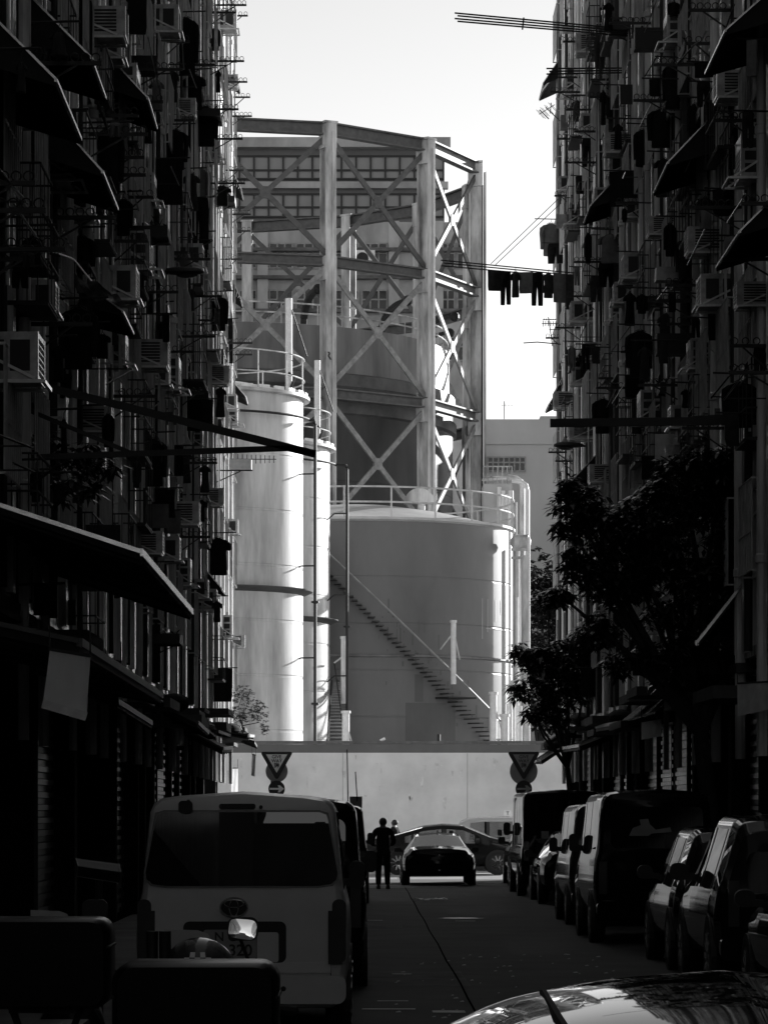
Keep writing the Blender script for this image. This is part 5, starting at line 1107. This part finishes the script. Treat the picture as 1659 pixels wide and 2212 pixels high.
panel('banner', 'small grey panel with dark stripe, below the canopies at left', [at(370,1555,62),at(398,1560,62),at(398,1616,62),at(370,1616,62)], bannerM, strip=clothK)
panel('banner', 'small pale board hung under the right canopies', [at(1385,1560,56),at(1428,1552,56),at(1428,1590,56),at(1385,1598,56)], bannerM)
panel('banner', 'striped cloth strips hanging beside the blank banner, lower left', [at(215,1420,38),at(262,1432,38),at(256,1525,38),at(205,1515,38)], M('strip_cloth', .06, .8, var=.9, scale=14, streak=.05))
panel('banner', 'pale dangling cloth at the far left corner before the give way sign', [at(545,1630,88),at(553,1632,88),at(551,1678,88),at(543,1675,88)], clothW)
panel('wall_board', 'tall pale board on the far left corner pillar', [at(500,1660,89),at(514,1660,89),at(514,1722,89),at(500,1722,89)], bannerM, 'board')
t = thing('clear_plastic_cover', 'crumpled clear plastic sheet draped over the big black coat, left', 'plastic sheet', at(215,620,39)); m = MB(); vs = []
for j in range(9):
    for i in range(9): u, v_ = i/8, j/8; c = at(150+100*u+20*v_, 590+40*u+45*v_*(1-.3*u), 39.5); c.y += .08*math.sin(u*8+v_*5); c.z += .03*math.sin(u*13); vs.append(c)
m.add(vs, [(j*9+i,j*9+i+1,(j+1)*9+i+1,(j+1)*9+i) for j in range(8) for i in range(8)]); m.build('film', M('plastic_film_dull', .10, .25, var=.7, scale=5), t, True)
# ------------------------------------------------------------------ plants
def whorl(m, rng, p, ln, wd, n=7):
    ax = Vector((rng.uniform(-1,1),rng.uniform(-1,1),rng.uniform(-.2,1)))
    for k in range(n):
        a = 2*math.pi*k/n+rng.random(); d = Vector((math.cos(a),math.sin(a),rng.uniform(-.5,.3)))+ax*.35; leaf(m, p, d, ln*rng.uniform(.7,1.2), wd*rng.uniform(.8,1.2), rng.uniform(.3,1.2))
def tree(name, label, cat, base, blobs, nw, ln, wd, mat, trunk_r, seed, group=None, trunkname='trunk'):
    rng = random.Random(seed); t = thing(name, label, cat, base, group); b = Vector(base)
    m = MB(); top = sum((Vector(c) for c, r in blobs), Vector((0,0,0)))/len(blobs); fork = b.lerp(top, .55); fork.x = b.x+(top.x-b.x)*.3
    m.tube([b, b.lerp(fork,.5)+Vector((.05,.03,0)), fork], [trunk_r, trunk_r*.85, trunk_r*.7], 9)
    for c, r in blobs:
        c = Vector(c); mid = fork.lerp(c,.5)+Vector((rng.uniform(-.2,.2),rng.uniform(-.2,.2),.1)); m.tube([fork, mid, c], [trunk_r*.5, trunk_r*.3, trunk_r*.12], 6)
        for k in range(4): e = c+Vector((rng.gauss(0,1),rng.gauss(0,1),rng.gauss(0,.8)))*r[0]*.4; m.tube([c, e], [trunk_r*.14, trunk_r*.05], 4)
    m.build(trunkname, barkM, t, True)
    m = MB(); tot = sum(r[0]*r[2] for c, r in blobs)
    for c, r in blobs:
        for k in range(int(nw*r[0]*r[2]/tot)):
            v = Vector((rng.gauss(0,1),rng.gauss(0,1),rng.gauss(0,1))).normalized()*(rng.random()**.4); whorl(m, rng, Vector(c)+Vector((v.x*r[0],v.y*r[1],v.z*r[2])), ln, wd)
    m.build('crown', mat, t)
Y = 47.5; B = lambda x,y,rx,rz,Y=Y: (tuple(at(x,y,Y)), (rx*Y/F, rx*Y/F*1.1, rz*Y/F))
tree('street_tree', 'large dark broad-leaved tree on the right pavement', 'tree', (5.2,47.5,.12), [B(1250,1090,60,50),B(1350,1150,90,70),B(1450,1090,90,70),B(1560,1060,90,70),B(1430,1200,90,60),B(1590,1150,80,80),B(1330,1265,75,50),B(1250,1220,50,45),B(1210,1285,30,25),B(1520,1260,80,60),B(1290,1360,50,40),B(1600,1250,60,70),B(1560,1000,90,40),B(1470,1010,60,30),B(1230,1140,35,30),B(1225,1050,25,20),B(1620,1060,45,70),B(1440,1330,60,35),B(1560,1340,60,40),B(1500,1400,60,40),B(1400,1420,45,35),B(1590,1420,50,40),B(1340,1430,40,30),B(1450,1460,50,35),B(1530,1470,50,30),B(1380,1260,50,40),B(1470,1400,50,40)], 3600, .19, .032, leafM, .16, 3)
Y = 76
tree('street_tree', 'smaller dark tree with finger-like leaves beside the low tank, right', 'tree', (5.0,76,.12), [B(1130,1410,30,28,Y),B(1165,1440,45,45,Y),B(1125,1490,28,25,Y),B(1190,1500,45,45,Y),B(1215,1420,50,45,Y),B(1240,1480,45,50,Y),B(1150,1540,25,20,Y),B(1180,1290,25,18,Y),B(1260,1400,40,40,Y),B(1200,1550,40,25,Y)], 700, .27, .045, leafM, .09, 5)
tree('rooftop_bush', 'sunlit straggly bush growing on the far left canopy', 'bush', (-3.3,87,3.7), [(tuple(at(525,1500,86.8)),(.32,.3,.28)),(tuple(at(555,1535,86.8)),(.30,.3,.36)),(tuple(at(518,1545,86.8)),(.3,.3,.3)),(tuple(at(572,1570,86.8)),(.12,.2,.25))], 330, .08, .018, leafL, .03, 8, trunkname='stem')
tree('potted_plant', 'dark long-leaved plant growing out from the left wall under the sign frame', 'plant', tuple(at(60,1080,36.5)), [(tuple(at(50,960,36.3)),(.28,.3,.3)),(tuple(at(130,980,36.3)),(.4,.3,.25)),(tuple(at(215,1000,36.3)),(.28,.3,.25)),(tuple(at(150,1050,36.3)),(.35,.3,.2))], 120, .22, .03, leafM, .03, 9, trunkname='stem')
tree('potted_plant', 'spiky pot plant on the left wall beside the black coat', 'plant', tuple(at(110,670,37)), [(tuple(at(105,625,37)),(.18,.2,.14))], 16, .26, .016, leafM, .02, 10, trunkname='stem')
for k, (x, y, r, Yt) in enumerate(((1165,1235,3.0,186),(1205,1290,3.0,190),(1255,1230,3.2,188),(1160,1400,3.0,182),(1215,1440,3.0,184))):
    c = at(x, y, Yt); rr = r*.62
    tree('background_tree', ('bushy tree with light-catching top behind the pipe rack','second bushy tree behind the first, right of the pipes','bushy tree mostly hidden by the street tree leaves','lower dark tree beside the foot of the pipe rack','lower dark tree behind the small right street tree')[k], 'tree', (c.x,Yt,0), [((c.x,Yt,c.z-.4),(rr,rr,rr)),((c.x+1.2,Yt,c.z-.9),(rr,rr,rr)),((c.x-.6,Yt,c.z-2.0),(rr,rr,rr*1.2)),((c.x+.8,Yt,c.z-2.6),(rr,rr,rr*1.2))], 520, .34, .12, leafM, .25, 20+k, 'trees on the slope behind the gasworks')
